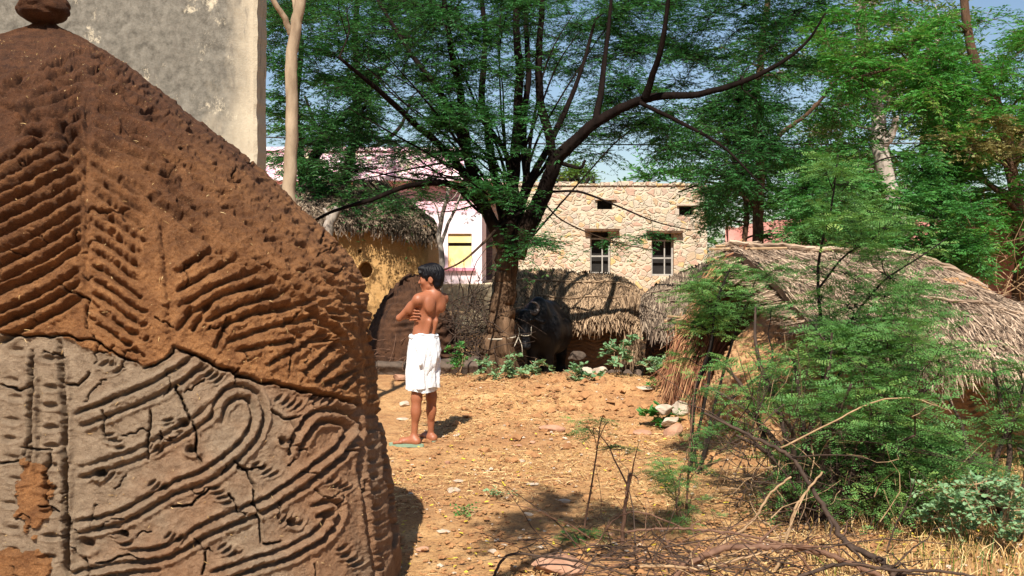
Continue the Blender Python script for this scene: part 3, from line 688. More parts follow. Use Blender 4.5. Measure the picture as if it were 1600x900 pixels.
def big_hut():
    root = empty('thatched_dung_store', (3.4, 9.0, 0), 'low store with broad pale straw roof and patterned orange mud end wall', 'hut')
    g = mud_mound(3.42, 8.95, 1.66, 1.17, 1.40, lambda S, Z: weave(S, Z, .085, .052, .017, 3), z0=-.1, EX=2.6, nu=620, nv=230, taper=2.4, rot=.0, shrink=.62)
    g.build('mud_wall', MUD_ORANGE, root, True)
    ridge = [(1.97,9.2,1.66),(2.6,9.2,1.665),(3.2,9.2,1.62),(3.73,9.2,1.54),(4.31,9.0,1.26),(4.7,8.75,.98),(5.0,8.5,.80)]
    eave = [(2.30,7.75,1.02),(2.8,7.45,.86),(3.3,7.32,.78),(3.75,7.25,.73),(4.2,7.3,.69),(4.7,7.6,.62),(5.1,8.0,.58)]
    S, h = thatch(root, MT['straw'], ridge, eave, 30000, .42, .0075, .13, .10, .07, nrm_hint=(0,-.55,.83), lean=.30, seed=3, tips=2600)
    rod(root, S, h, .36, .10, .62, MT['straw'], .009, 2, strands=3); rod(root, S, h, .60, .36, .98, MT['straw'], .013, 3); rod(root, S, h, .62, .0, .25, MT['straw'], .009, 4, strands=3)
    rod(root, S, h, .03, .0, .7, MT['straw'], .03, 5, strands=6, name='ridge_bundle')
    be = [(1.68,10.5,.42),(2.6,10.7,.72),(3.6,10.7,.7),(5.0,9.8,.6)]
    S2, h2 = thatch(root, MT['straw_old'], ridge, be, 3500, .4, .012, .08, .12, .06, nrm_hint=(0,.6,.8), seed=4, tips=500, name='rear_thatch')
    # frayed gable end
    ap = np.array([1.97, 9.2, 1.66])
    for k in range(9):
        t = k/8; a = ap+(np.array([2.28,7.8,1.05])-ap)*t
        bundle(root, 'gable_straw', MT['straw'], a+[.25,0,.04], a+[-.16,-.03,-.05], 60, (.05,.05,.02), (.04,.09,.03), .009, 0, k)
    for k in range(8):
        t = k/7; a = ap+(np.array([1.68,10.5,.55])-ap)*t
        bundle(root, 'gable_straw', MT['reed_red'], a+[.15,0,.03], a+[-.14,-.1,-.30], 90, (.04,.07,.03), (.06,.09,.06), .012, 0, 20+k)
    for pts in ([(2.6,9.15,1.70),(1.88,9.2,1.69)], [(2.5,9.05,1.67),(1.80,9.1,1.66)], [(2.5,9.3,1.68),(1.9,9.35,1.64)], [(1.75,10.0,.98),(1.55,9.9,1.0)], [(2.1,10.0,1.0),(1.52,9.95,.95)], [(2.3,7.9,1.0),(2.22,7.75,.99)], [(2.28,7.85,1.0),(2.2,7.8,1.12)]):
        st = Geo(); st.tube(smooth_path([(*p,) for p in pts], 3), .014, 6, jit=.1); st.build('projecting_stick', MT['twig_pale'], root)
    # hanging reed curtain at the back left corner
    for k in range(7):
        x = px_x(1052+k*7, 9.9); bundle(root, 'hanging_reeds', MT['reed_red'], (x+.20, 10.0, .95-.03*k), (px_x(1045+k*7, 9.7), 9.75, .12), 130, (.06,.06,.04), (.06,.08,.08), .010, .06, 40+k)
    # pale stone keeping the straw down
    return root
big_hut()

def small_hut(label, cat, Y, ridge, eave, be, mound, seed, mat, n, mud):
    root = empty('thatched_store', (mound[0], mound[1], -.2), label, cat, 'thatched stores behind the ridge')
    g = mud_mound(*mound, lambda S, Z: weave(S, Z, .17, .06, .02, seed), z0=-.35, EX=3, nu=420, nv=110, taper=3, shrink=.55)
    g.build('mud_wall', mud, root, True)
    S, h = thatch(root, mat, ridge, eave, n, .45, .013, .07, .05, .08, nrm_hint=(0,-.6,.8), lean=.3, seed=seed, tips=1300)
    rod(root, S, h, .3, .05, .97, mat, .018, seed); rod(root, S, h, .62, .25, .97, mat, .016, seed+1)
    thatch(root, mat, ridge, be, n//4, .42, .017, .06, .12, .07, nrm_hint=(0,.6,.8), seed=seed+9, tips=300, name='rear_thatch')
    return root, S, h
Yh = 15.3
def c(px, py, Y): return tuple(P(px, py, Y))
r1, S1, h1 = small_hut('low thatched store with orange patterned mud wall just right of the black buffalo', 'hut', 15.3,
    [c(770,432,15.8), c(830,424,15.9), c(900,428,15.9), c(960,432,15.9), c(1000,455,15.8), c(1022,478,15.6)],
    [c(770,492,14.8), c(840,503,14.7), c(900,506,14.7), c(950,500,14.7), c(985,498,14.8), c(1012,520,15.0)],
    [c(770,500,17.2), c(900,500,17.2), c(1022,510,17.2)], (1.0, 16.3, 1.12, .95, 1.0), 21, MT['straw_old'], 11000, MUD_MIDB)
bundle(r1, 'corner_straw', MT['straw_old'], c(990,470,15.0), c(985,565,14.9), 350, (.10,.06,.05), (.08,.06,.10), .014, 0, 3)
r2, S2_, h2_ = small_hut('darker thatched store with ragged roof between the patterned one and the big one', 'hut', 13.6,
    [c(1004,462,14.2), c(1040,440,14.2), c(1075,424,14.2), c(1110,416,14.1), c(1180,410,13.9)],
    [c(1000,488,13.2), c(1022,512,13.1), c(1060,514,13.1), c(1100,500,13.0), c(1160,500,12.9)],
    [c(1004,500,15.2), c(1100,490,15.4), c(1180,490,15.4)], (2.75, 14.2, .85, .8, 1.0), 31, MT['straw_grey'], 9000, MUD_DARK)

def ochre_hut():
    Y = 16.; x0, x1 = px_x(440, Y), px_x(668, Y); zt = py_z(352, Y)
    root = empty('ochre_hut', ((x0+x1)/2, Y, 0), 'ochre mud hut with a sagging grey thatched roof and a dark niche in its wall', 'hut')
    xs = np.linspace(x0, x1, 200); zs = np.linspace(-.4, zt, 150); X, Z = np.meshgrid(xs, zs, indexing='ij')
    e = np.clip((X-(x1-.18))/.18, 0, 1); Yy = Y+.03*fbm(X*1.5, Z*1.5, 3, 5)+.2*(1-np.sqrt(np.maximum(1-e*e, 0)))
    nx, nz = px_x(571, Y), py_z(423, Y)
    q = np.hypot((X-nx)/.105, (Z-nz)/.125)+.12*fbm(X*8, Z*8, 2, 2); Yy = Yy+.32*(q < 1)+.02*np.exp(-((q-1.2)/.2)**2)*-1
    nx2, nz2 = px_x(562, Y), py_z(393, Y); q2 = np.hypot((X-nx2)/.025, (Z-nz2)/.03); Yy = Yy+.12*(q2 < 1)
    g = Geo(); fr = np.stack([X, Yy, Z], -1); g.grid(fr)
    ed = fr[-1]; bk = ed.copy(); bk[:, 1] = Y+3; g.grid(np.stack([ed, bk])); ed = fr[0]; bk = ed.copy(); bk[:, 1] = Y+3; g.grid(np.stack([ed, bk]))
    g.build('wall', mud_mat('ochre_mud', (.46,.26,.095), (.64,.39,.165)), root)
    S, h = thatch(root, MT['straw_grey'], [c(430,292,17.4), c(520,288,17.4), c(600,298,17.4), c(640,318,17.3), c(672,345,17.2)],
        [c(425,350,15.85), c(520,354,15.82), c(600,359,15.84), c(650,368,15.86), c(684,364,16.4)], 9000, .5, .018, .12, .05, .10, nrm_hint=(0,-.5,.85), lean=.5, seed=51, tips=1800)
    thatch(root, MT['straw_grey'], [c(430,292,17.4), c(520,288,17.4), c(672,345,17.2)], [c(430,360,19.3), c(520,360,19.3), c(680,372,19.2)], 1500, .5, .02, .1, nrm_hint=(0,.5,.85), seed=53, name='rear_thatch', tips=300)
    for k in range(5):
        bundle(root, 'loose_reeds', MT['straw_grey'], c(560+k*9,285,17.2), c(618+k*10,372,16.0), 50, (.05,.1,.04), (.06,.08,.04), .016, .05, 60+k)
ochre_hut()

def dark_mound():
    cx, cy = (px_x(568, 13.4)+px_x(722, 13.4))/2, 13.4
    root = empty('dark_dung_mound', (cx, cy, -.2), 'dark ribbed dung mound in shade behind the standing boy', 'dung mound')
    def dsp(S, Z): return .020*np.sin(2*np.pi*(Z/.085+2.6*fbm(S*1.6, Z*1.4, 3, 7)))*np.clip(.5+1.4*fbm(S*2.5, Z*2.5, 2, 3), .05, 1.2)+.07*fbm(S*2, Z*2, 4, 9)+.02*fbm(S*12, Z*9, 3, 19)
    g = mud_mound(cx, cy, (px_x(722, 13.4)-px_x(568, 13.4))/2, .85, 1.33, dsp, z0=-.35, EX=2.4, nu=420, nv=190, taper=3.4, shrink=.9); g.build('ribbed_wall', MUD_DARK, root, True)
    g = Geo(); p = P(640, 437, 13.3); u, v = np.meshgrid(np.linspace(0, 2*np.pi, 24, endpoint=False), np.linspace(.05, 3.09, 14), indexing='ij')
    d = np.stack([np.sin(v)*np.cos(u), np.sin(v)*np.sin(u), np.cos(v)], -1); g.grid(p+d*(1+.2*fbm(u*2, v*2, 2, 1))[..., None]*[.09,.09,.05], closed_u=True); g.build('top_clump', MUD_DARK, root, True)
dark_mound()
def slab_wall():
    xs = np.linspace(px_x(552, 12.6), px_x(748, 12.6), 240); prof = np.linspace(0, 1, 60); X, T = np.meshgrid(xs, prof, indexing='ij')
    Y = np.interp(T, [0, .35, .42, .85, 1], [12.50, 12.46, 12.40, 12.95, 13.0]); zt = py_z(563, 12.6); Z = np.interp(T, [0, .38, .46, .85, 1], [-.45, zt-.09, zt, zt+.01, -.4])
    n = .05*fbm(X*4, T*5, 4, 17); jn = .03*np.exp(-((X*2.6+.6*fbm(X*2, T, 2, 3)) % 1-.5)**2/.002); Y = Y+n+jn; Z = Z+n*.6-jn*.6
    g = Geo(); g.grid(np.stack([X, Y, Z], -1)); o = g.build('stone_ledge', MT['stone_dark'], smooth=True); tag(o, 'low dark stone ledge running along the foot of the ribbed dung mound', 'wall')
slab_wall()

# ------------------------------------------------------------------ continuous bodies from a blended distance field
class Body:
    def __init__(s, lo, hi, h):
        s.lo = np.array(lo, float); s.h = h; s.n = np.ceil((np.array(hi)-lo)/h).astype(int)+1
        s.f = np.full(s.n, 1., np.float32)
    def _sub(s, lo, hi, pad):
        a = np.maximum(((lo-pad-s.lo)/s.h).astype(int), 0); b = np.minimum(((hi+pad-s.lo)/s.h).astype(int)+2, s.n)
        if (b <= a).any(): return None, None
        sl = tuple(slice(p, q) for p, q in zip(a, b))
        ax = [s.lo[k]+s.h*np.arange(a[k], b[k]) for k in range(3)]
        return sl, np.stack(np.meshgrid(*ax, indexing='ij'), -1)
    def _mix(s, sl, d, k, cut=False):
        f = s.f[sl]
        if cut:
            d = -d; hh = np.clip(.5-.5*(f-d)/k, 0, 1); s.f[sl] = f*(1-hh)+d*hh+k*hh*(1-hh)
        else:
            hh = np.clip(.5+.5*(d-f)/k, 0, 1); s.f[sl] = d*(1-hh)+f*hh-k*hh*(1-hh)
    def cap(s, a, b, ra, rb, k=.02, cut=False):
        a = np.array(a, float); b = np.array(b, float); r = max(ra, rb)
        sl, p = s._sub(np.minimum(a, b)-r, np.maximum(a, b)+r, k*2+.03)
        if sl is None: return
        ab = b-a; t = np.clip(((p-a)@ab)/(ab@ab+1e-9), 0, 1)
        s._mix(sl, np.linalg.norm(p-a-t[..., None]*ab, axis=-1)-(ra+(rb-ra)*t), k, cut)
    def ell(s, c, r, k=.02, rz=0., rx=0., ry=0., cut=False):
        c = np.array(c, float); r = np.array(r, float); m = r.max()
        sl, p = s._sub(c-m, c+m, k*2+.03)
        if sl is None: return
        q = p-c
        for ax, an in ((2, rz), (0, rx), (1, ry)):
            if an:
                i, j = [(1, 2), (2, 0), (0, 1)][ax]; ca, sa = math.cos(-an), math.sin(-an); qi = q[..., i]*ca-q[..., j]*sa; qj = q[..., i]*sa+q[..., j]*ca
                q = q.copy(); q[..., i] = qi; q[..., j] = qj
        k0 = np.linalg.norm(q/r, axis=-1); k1 = np.linalg.norm(q/r**2, axis=-1)+1e-9
        s._mix(sl, k0*(k0-1)/k1, k, cut)
    def mesh(s, it=2):
        f = s.f; sg = f < 0; shp = np.array(f.shape)-1; acc = np.zeros((*shp, 3)); cnt = np.zeros(shp); quads = []
        idx = []
        for ax in range(3):
            A = [slice(None)]*3; B = [slice(None)]*3; A[ax] = slice(0, -1); B[ax] = slice(1, None)
            fa, fb = f[tuple(A)], f[tuple(B)]; e = np.argwhere((fa < 0) != (fb < 0))
            va = fa[tuple(e.T)]; vb = fb[tuple(e.T)]; t = va/(va-vb); p = e.astype(float); p[:, ax] += t
            o1, o2 = [k for k in range(3) if k != ax]
            for d1 in (0, -1):
                for d2 in (0, -1):
                    c = e.copy(); c[:, o1] += d1; c[:, o2] += d2
                    ok = ((c >= 0) & (c < shp)).all(1); cc = c[ok]; np.add.at(acc, tuple(cc.T), p[ok]); np.add.at(cnt, tuple(cc.T), 1)
            idx.append((ax, e, va < 0, o1, o2))
        cells = np.argwhere(cnt > 0); num = np.full(shp, -1); num[tuple(cells.T)] = np.arange(len(cells))
        V = acc[tuple(cells.T)]/cnt[tuple(cells.T)][:, None]
        for ax, e, ins, o1, o2 in idx:
            ok = (e[:, o1] > 0) & (e[:, o2] > 0) & (e[:, o1] < shp[o1]) & (e[:, o2] < shp[o2]); e = e[ok]; ins = ins[ok]
            q = []
            for d1, d2 in ((-1, -1), (0, -1), (0, 0), (-1, 0)):
                c = e.copy(); c[:, o1] += d1; c[:, o2] += d2; q.append(num[tuple(c.T)])
            q = np.stack(q, -1); fl = ins if ax != 1 else ~ins; q[~fl] = q[~fl][:, ::-1]; quads.append(q)
        Q = np.concatenate(quads); Q = Q[(Q >= 0).all(1)]; V = V*s.h+s.lo
        for _ in range(it):
            a = np.zeros_like(V); n = np.zeros(len(V))
            for i in range(4):
                np.add.at(a, Q[:, i], V[Q[:, (i+1) % 4]]+V[Q[:, (i+3) % 4]]); np.add.at(n, Q[:, i], 2)
            V = V*.45+.55*a/np.maximum(n, 1)[:, None]
        return V, Q

def make_boy():
    Y0 = 8.4
    def B(px, py, dy=0.): return P(px, py, Y0+dy)
    g0 = float(gz(-.8, 8.35))
    root = empty('person', (B(655, 697)[0], Y0, g0), 'boy in a white knee-length wrap standing bare-chested with folded arms beside the carved mound', 'person')
    fw = np.array([-.76, .65, 0]); rt = np.array([.65, .76, 0]); up = np.array([0, 0, 1.])
    b = Body((-1.20, 8.0, -.03), (-.42, 8.85, 1.62), .0055)
    def at(c, f=0, r=0, u=0): return np.asarray(c)+fw*f+rt*r+up*u
    # trunk: centre line of the spine in the picture leans slightly
    hip = B(662, 540); wst = B(661, 520); rib = B(667, 496); chs = B(673, 476); nck = B(679, 463)
    an = math.atan2(rt[1], rt[0])
    b.ell(hip, (.124,.090,.12), .03, rz=an); b.ell(at(wst, .0), (.100,.074,.10), .045, rz=an)
    b.ell(at(rib, .01), (.118,.086,.12), .045, rz=an); b.ell(at(chs, .012), (.138,.086,.10), .045, rz=an)
    b.cap(at(chs, 0, -.10, .045), at(chs, 0, .10, .045), .050, .050, .05)
    for s_ in (-1, 1):    # trapezius, shoulder blades, back muscles
        b.cap(at(nck, -.005, 0, .01), at(chs, 0, .125*s_, .055), .045, .040, .035)
        b.ell(at(chs, -.062, .070*s_, .0), (.052,.026,.070), .022, rz=an+.15*s_)
        b.cap(at(rib, -.070, .034*s_, -.03), at(wst, -.052, .032*s_, -.07), .024, .024, .025)
    b.cap(at(chs, -.100, .004, .05), at(rib, -.098, 0, .0), .012, .016, .022, cut=True)
    b.cap(at(rib, -.098, 0, .0), at(wst, -.086, 0, -.05), .016, .013, .022, cut=True)
    # neck and head, turned to the left of the picture
    hd = B(673, 434); hf = norm(np.array([-.95, .10, -.10])); hr = norm(np.cross(hf, up)); hu = np.cross(hr, hf)
    def H(f, r, u): return hd+hf*f+hr*r+hu*u
    b.cap(at(nck, 0, 0, -.02), H(-.025, 0, -.07), .050, .046, .025)
    ha = math.atan2(hf[1], hf[0])
    b.ell(H(-.012, 0, .02), (.094,.074,.088), .02, rz=ha); b.ell(H(.030, 0, -.035), (.060,.060,.075), .025, rz=ha)
    b.cap(H(.015, -.040, -.075), H(.065, -.008, -.098), .018, .016, .02); b.cap(H(.015, .040, -.075), H(.065, .008, -.098), .018, .016, .02)
    b.ell(H(.070, 0, -.100), (.017,.019,.014), .012, rz=ha)                     # chin
    b.cap(H(.086, 0, .010), H(.102, 0, -.030), .006, .009, .010); b.ell(H(.104, 0, -.034), (.009,.012,.008), .008, rz=ha)  # nose
    b.cap(H(.084, -.03, .022), H(.084, .03, .022), .009, .009, .012)            # brow
    b.cap(H(.088, -.016, -.062), H(.088, .016, -.062), .0075, .0075, .005); b.cap(H(.084, -.014, -.076), H(.084, .014, -.076), .0078, .0078, .005)  # lips
    b.cap(H(.093, -.02, -.069), H(.093, .02, -.069), .0022, .0022, .003, cut=True)
    for s_ in (-1, 1):
        b.ell(H(.086, .031*s_, .001), (.010,.014,.008), .006, rz=ha, cut=True); b.ell(H(.074, .031*s_, .001), (.013,.014,.011), .004)   # eye
        b.ell(H(.060, .042*s_, -.030), (.022,.018,.020), .02)
        e = H(-.012, .070*s_, -.018); b.ell(e, (.020,.010,.032), .006, rz=ha, rx=0); b.ell(e+hr*.012*s_-hu*.001+hf*.002, (.010,.007,.019), .005, rz=ha, cut=True)
    # left arm (nearer): upper arm down and forward, forearm folded across the chest
    sL = at(chs, .0, -.150, .045); eL = B(624, 497, -.03); wL = at(rib, .150, .02, .045)
    b.ell(sL, (.044,.044,.047), .03); b.cap(sL, (sL+eL)/2, .037, .031, .02); b.cap((sL+eL)/2, eL, .031, .027, .015)
    b.ell(at(sL*.55+eL*.45, -.012), (.026,.026,.05), .03); b.cap(eL, eL*.6+wL*.4, .027, .028, .015); b.cap(eL*.6+wL*.4, wL, .028, .020, .02)
    # right arm (farther), crossed in front, its hand tucked beneath the left upper arm
    sR = at(chs, .0, .150, .045); eR = at(rib, .115, .175, -.02); wR = at(rib, .150, -.055, .01)
    b.ell(sR, (.044,.044,.047), .03); b.cap(sR, eR, .036, .028, .02); b.cap(eR, wR, .032, .023, .02)
    pm = B(641, 494, -.025); b.cap(wR, at(pm, .02, 0, .0), .022, .025, .018)
    kn = []
    for k in range(4):
        a = B(643.0-k*.5, 486+k*4.8, -.062); m_ = B(648-k*.5, 485.4+k*4.7, -.098); t = B([655, 657, 655.5, 652][k], 486+k*4.4, -.116)
        b.cap(at(pm, 0, 0, .016-k*.011), a, .012, .0098, .008); b.cap(a, m_, .0098, .0090, .004); b.cap(m_, t, .0090, .0074, .004)
    b.cap(at(pm, .01, .02, .02), at(pm, .05, .03, .075), .013, .009, .01)       # right thumb up the front of the chest
    # left hand lies on the far upper arm
    pl = at(wL, -.01, .075, .015); b.cap(wL, pl, .022, .024, .015)
    for k in range(4):
        u_ = .030-k*.018; b.cap(at(pl, 0, .01, u_*.7), at(pl, -.005, .055, u_+.004), .0095, .0085, .005); b.cap(at(pl, -.005, .055, u_+.004), at(pl, -.035, .078, u_), .0085, .007, .004)
    b.cap(at(pl, .01, -.01, .02), at(pl, .02, .02, .06), .012, .009, .008)
    # legs
    def leg(hipj, kn_, an_, toe, s_):
        b.cap(hipj, kn_, .068, .043, .03); b.ell(kn_, (.045,.045,.052), .02)
        cf = kn_*.66+an_*.34; back = np.array([.3, -.95, 0]) if s_ < 0 else np.array([.35, -.9, 0])
        b.cap(kn_, cf, .041, .038, .02); b.ell(cf+back*.016, (.036,.036,.085), .03); b.cap(cf, an_, .037, .024, .02)
        heel = an_+np.array([.022, -.018, 0])*(1); heel[2] = g0+.040
        b.ell(heel, (.034,.032,.032), .02); b.cap(an_, heel, .030, .030, .02)
        d = norm((toe-heel)*[1, 1, 0]); sd = np.array([-d[1], d[0], 0]); L = np.linalg.norm((toe-heel)[:2])
        ball = heel+d*L*.68; ball[2] = g0+.036
        b.cap(an_+d*.012-[0, 0, .02], ball+[0, 0, .004], .031, .024, .03); b.cap(ball-sd*.022, ball+sd*.022, .021, .020, .015)
        b.cap(heel, ball, .028, .024, .02)
        for q in range(5):
            o = ball+sd*(.034-.0165*q)*s_; tl = L*.32-(.0, .0, .008, .016, .024)[q]; rr = (.0125, .0092, .0088, .0082, .0078)[q]
            e = o+d*tl; e[2] = g0+.026; o = o.copy(); o[2] = g0+.034; b.cap(o, e, rr*1.1, rr, .006)
        return heel, d, sd, L
    aL = B(647, 683, -.02); fL = leg(B(654, 548, -.03), B(651, 622, -.02), aL, np.array([B(617, 698, -.02)[0], 8.40, g0]), 1)
    aR = B(673, 681, .14); fR = leg(B(672, 548, .08), B(674, 620, .11), aR, np.array([B(664, 690)[0]-.06, 8.74, g0]), 1)
    V, Q = b.mesh(2)
    sk = M('brown_skin', .5); n1 = sk.noise(7, 3); sk.color(sk.mix(n1, (.25,.085,.040), (.35,.130,.064))); sk.b.inputs['Subsurface Weight'].default_value = .08
    sk.b.inputs['Subsurface Radius'].default_value = (.01,.004,.002); sk.b.inputs['Specular IOR Level'].default_value = .45; sk.bump(sk.noise(160, 3), .12, .002)
    g = Geo(); g.add(V, Q); g.build('body', sk.m, root, True)
    # eyes and brows
    hm = M('black_hair', .42); hm.color((.004,.0035,.005)); hm.b.inputs['Specular IOR Level'].default_value = .22; st = hm.noise(1, 2, hm.pos((260, 260, 60))); hm.bump(st, .8, .004)
    for s_ in (-1, 1):
        g = Geo(); g.tube([H(.090, .016*s_, .018), H(.092, .030*s_, .023), H(.080, .044*s_, .018)], .0032, 6); g.build('eyebrow', hm.m, root)
        g = Geo(); g.tube([H(.0885, .020*s_, .004), H(.090, .030*s_, .0065), H(.083, .041*s_, .003)], .0024, 6); g.build('eyelashes', hm.m, root)
    # hair: a shaped cap, clipped from the face
    hb = Body((-1.0, 8.1, 1.25), (-.55, 8.65, 1.65), .004)
    hb.ell(H(-.016, 0, .030), (.104,.085,.094), .01, rz=ha); hb.ell(H(-.060, 0, -.020), (.050,.070,.070), .02, rz=ha); hb.ell(H(.030, .0, .078), (.072,.066,.034), .02, rz=ha)
    hb.cap(H(.074, -.05, .052), H(.085, .03, .050), .016, .020, .015); hb.cap(H(-.055, -.035, -.07), H(-.055, .035, -.07), .030, .030, .02)
    for s_ in (-1, 1): hb.cap(H(.022, .070*s_, .02), H(.024, .068*s_, -.020), .014, .006, .01)
    hb.ell(H(.135, 0, -.040), (.100,.110,.078), .008, rz=ha, cut=True); hb.ell(H(.045, 0, -.105), (.085,.10,.085), .008, rz=ha, cut=True)
    for s_ in (-1, 1): hb.ell(H(-.006, .085*s_, -.026), (.026,.022,.040), .006, rz=ha, cut=True)
    V, Q = hb.mesh(1); dd = V-hd; tu = np.arctan2(dd@hr, dd@hf); te = dd@hu
    nr = norm(dd); V = V+nr*(.0035*np.sin(tu*26+3*fbm(tu*3, te*30, 2, 1))*np.clip((te+.06)/.1, .2, 1))[:, None]
    g = Geo(); g.add(V, Q); ho = g.build('hair', hm.m, root, True)
    g = Geo(); rr = np.random.default_rng(4); n = 420; a_ = rr.random(n)*6.28; e_ = rr.random(n)
    d0 = np.cos(a_)[:, None]*hf+np.sin(a_)[:, None]*hr
    p0 = hd+hf*-.016+d0*(.07+.02*rr.random(n))[:, None]*np.array(1.)+hu*(.075-.05*e_)[:, None]
    ok = (p0-hd)@hf < .085
    p0 = p0[ok]; d0 = d0[ok]; p1 = p0+d0*.014-hu*.012; p2 = p1+d0*.004-hu*.022; g.ribbons(np.stack([p0, p1, p2], 1), np.full(len(p0), .004), norm(d0+hu*.3)); g.build('hair_strands', hm.m, ho)
    # neck thread
    g = Geo(); an_ = np.linspace(0, 2*np.pi, 30); nc = B(680, 458.5); g.tube(nc+np.stack([.052*np.cos(an_), .052*np.sin(an_)*.98, .012*np.cos(an_+2)], -1), .0022, 5, cap=False); g.build('neck_thread', MT['twig_dark'], root)
    # white wrap, two layers with folds
    cm = M('white_cotton', .85); n3 = cm.noise(120, 3); cm.color(cm.mix(cm.noise(6, 3), (.70,.72,.75), (.78,.79,.81))); cm.bump(cm.math('ADD', n3, cm.math('MULTIPLY', cm.noise(18, 4, dist=1.5), 2.)), .35, .006)
    def skirt(pt, pb, r0, r1, name, sd, slit=False, fold=.010, thick=.006):
        na, nz = 240, 90; A, T = np.meshgrid(np.linspace(0, 2*np.pi, na, endpoint=False), np.linspace(0, 1, nz), indexing='ij')
        cxy = np.array(pt)[None, None]*(1-T[..., None])+np.array(pb)[None, None]*T[..., None]
        rx = r0[0]+(r1[0]-r0[0])*T**.8+.012*np.sin(np.pi*T); ry = r0[1]+(r1[1]-r0[1])*T**.8+.03*np.sin(np.pi*np.clip(T*1.6, 0, 1))*(np.cos(A-4.7) > 0)*np.cos(A-4.7)
        f = fold*(T**.7)*(np.sin(A*9+2.2*T+sd)*.5+np.sin(A*17-3*T+sd*2)*.3+np.sin(A*5+sd)*.5)+.006*fbm(A*7, T*7+sd, 3, sd)+.004*np.sin(A*3+T*38+2*fbm(A*2, T*3, 2, 5))*np.exp(-T*7)
        f = f+.007*np.sin((A*6+T*9)+3*fbm(A*2, T*4, 2, sd+3))*np.exp(-((A-5.4)/.8)**2)*np.sin(np.pi*T)
        x = (rx+f)*np.cos(A); y = (ry+f)*np.sin(A); ca, sa = math.cos(an), math.sin(an)
        O = cxy+np.stack([x*ca-y*sa, x*sa+y*ca, 0*x], -1)
        zz = O[..., 2]; zz = zz-T*(.010*np.sin(A*2+sd)+.003*np.sin(A*5)); O[..., 2] = zz
        I = O-norm(np.stack([O[..., 0]-cxy[..., 0], O[..., 1]-cxy[..., 1], 0*zz], -1))*thick
        g = Geo(); g.grid(O, closed_u=True, flip=True); g.grid(I, closed_u=True); g.grid(np.stack([O[:, -1], I[:, -1]], 1), closed_u=True, flip=True); g.grid(np.stack([O[:, 0], I[:, 0]], 1), closed_u=True)
        return g.build(name, cm.m, root, True)
    skirt(B(662, 522), B(662, 605, .03), (.134,.104), (.148,.122), 'wrap_cloth', 2, fold=.015)
    skirt(B(662, 540), B(659, 610, .03), (.126,.097), (.135,.110), 'inner_wrap', 5, fold=.008)
    g = Geo(); an2 = np.linspace(0, 2*np.pi, 60, endpoint=True); w = B(662, 525)
    for k in range(3):
        q = np.stack([.132*np.cos(an2), .102*np.sin(an2), .010*np.sin(an2*2+k)+.004*np.sin(an2*7+k)], -1); q = np.stack([q[:,0]*math.cos(an)-q[:,1]*math.sin(an), q[:,0]*math.sin(an)+q[:,1]*math.cos(an), q[:,2]], -1)
        g.tube(w+q+[0, 0, .010-.012*k], .009, 7, jit=.08, cap=False)
    g.build('waist_roll', cm.m, root, True)
    g = Geo(); k0 = B(656, 556, -.155); g.tube(smooth_path([(*B(648, 538, -.135),), (*B(654, 552, -.150),), (*B(657, 566, -.150),), (*B(656, 574, -.140),)], 5), np.interp(np.linspace(0, 1, 16), [0, .4, .8, 1], [.004, .009, .014, .005]), 8, flute=.25); g.build('tucked_corner', cm.m, root, True)
    # sandals
    sm = m_simple('green_rubber', (.16,.25,.17), (.25,.34,.24), 30, .7, .1)
    for (hl, d, sd_, L) in (fL, fR):
        g = Geo(); n = 40; t = np.linspace(0, 2*np.pi, n, endpoint=False); c0 = hl+d*(L*.48); c0 = c0.copy()
        lx = (L*.5+.060)*np.cos(t); wy = (.044+.008*np.cos(t))*np.sin(t); ring = c0+lx[:, None]*d+wy[:, None]*sd_
        top = ring.copy(); top[:, 2] = g0+.020; bot = ring.copy(); bot[:, 2] = g0-.004; g.grid(np.stack([bot, top], 1), closed_u=True)
        tc = top.mean(0); g.add(np.vstack([top, tc]), None, [(q, (q+1) % n, n) for q in range(n)])
        so_ = g.build('sandal', sm, root)
        s2 = Geo(); th = hl+d*(L*.80)-0*sd_; th = th.copy(); th[2] = g0+.05
        for s_ in (-1, 1):
            e = hl+d*(L*.30)+sd_*.040*s_; e = e.copy(); e[2] = g0+.022; md = hl+d*(L*.52)+sd_*.031*s_; md = md.copy(); md[2] = g0+.062
            s2.tube(smooth_path([(*th,), (*md,), (*e,)], 5), .0052, 6)
        s2.build('strap', sm, so_)
make_boy()

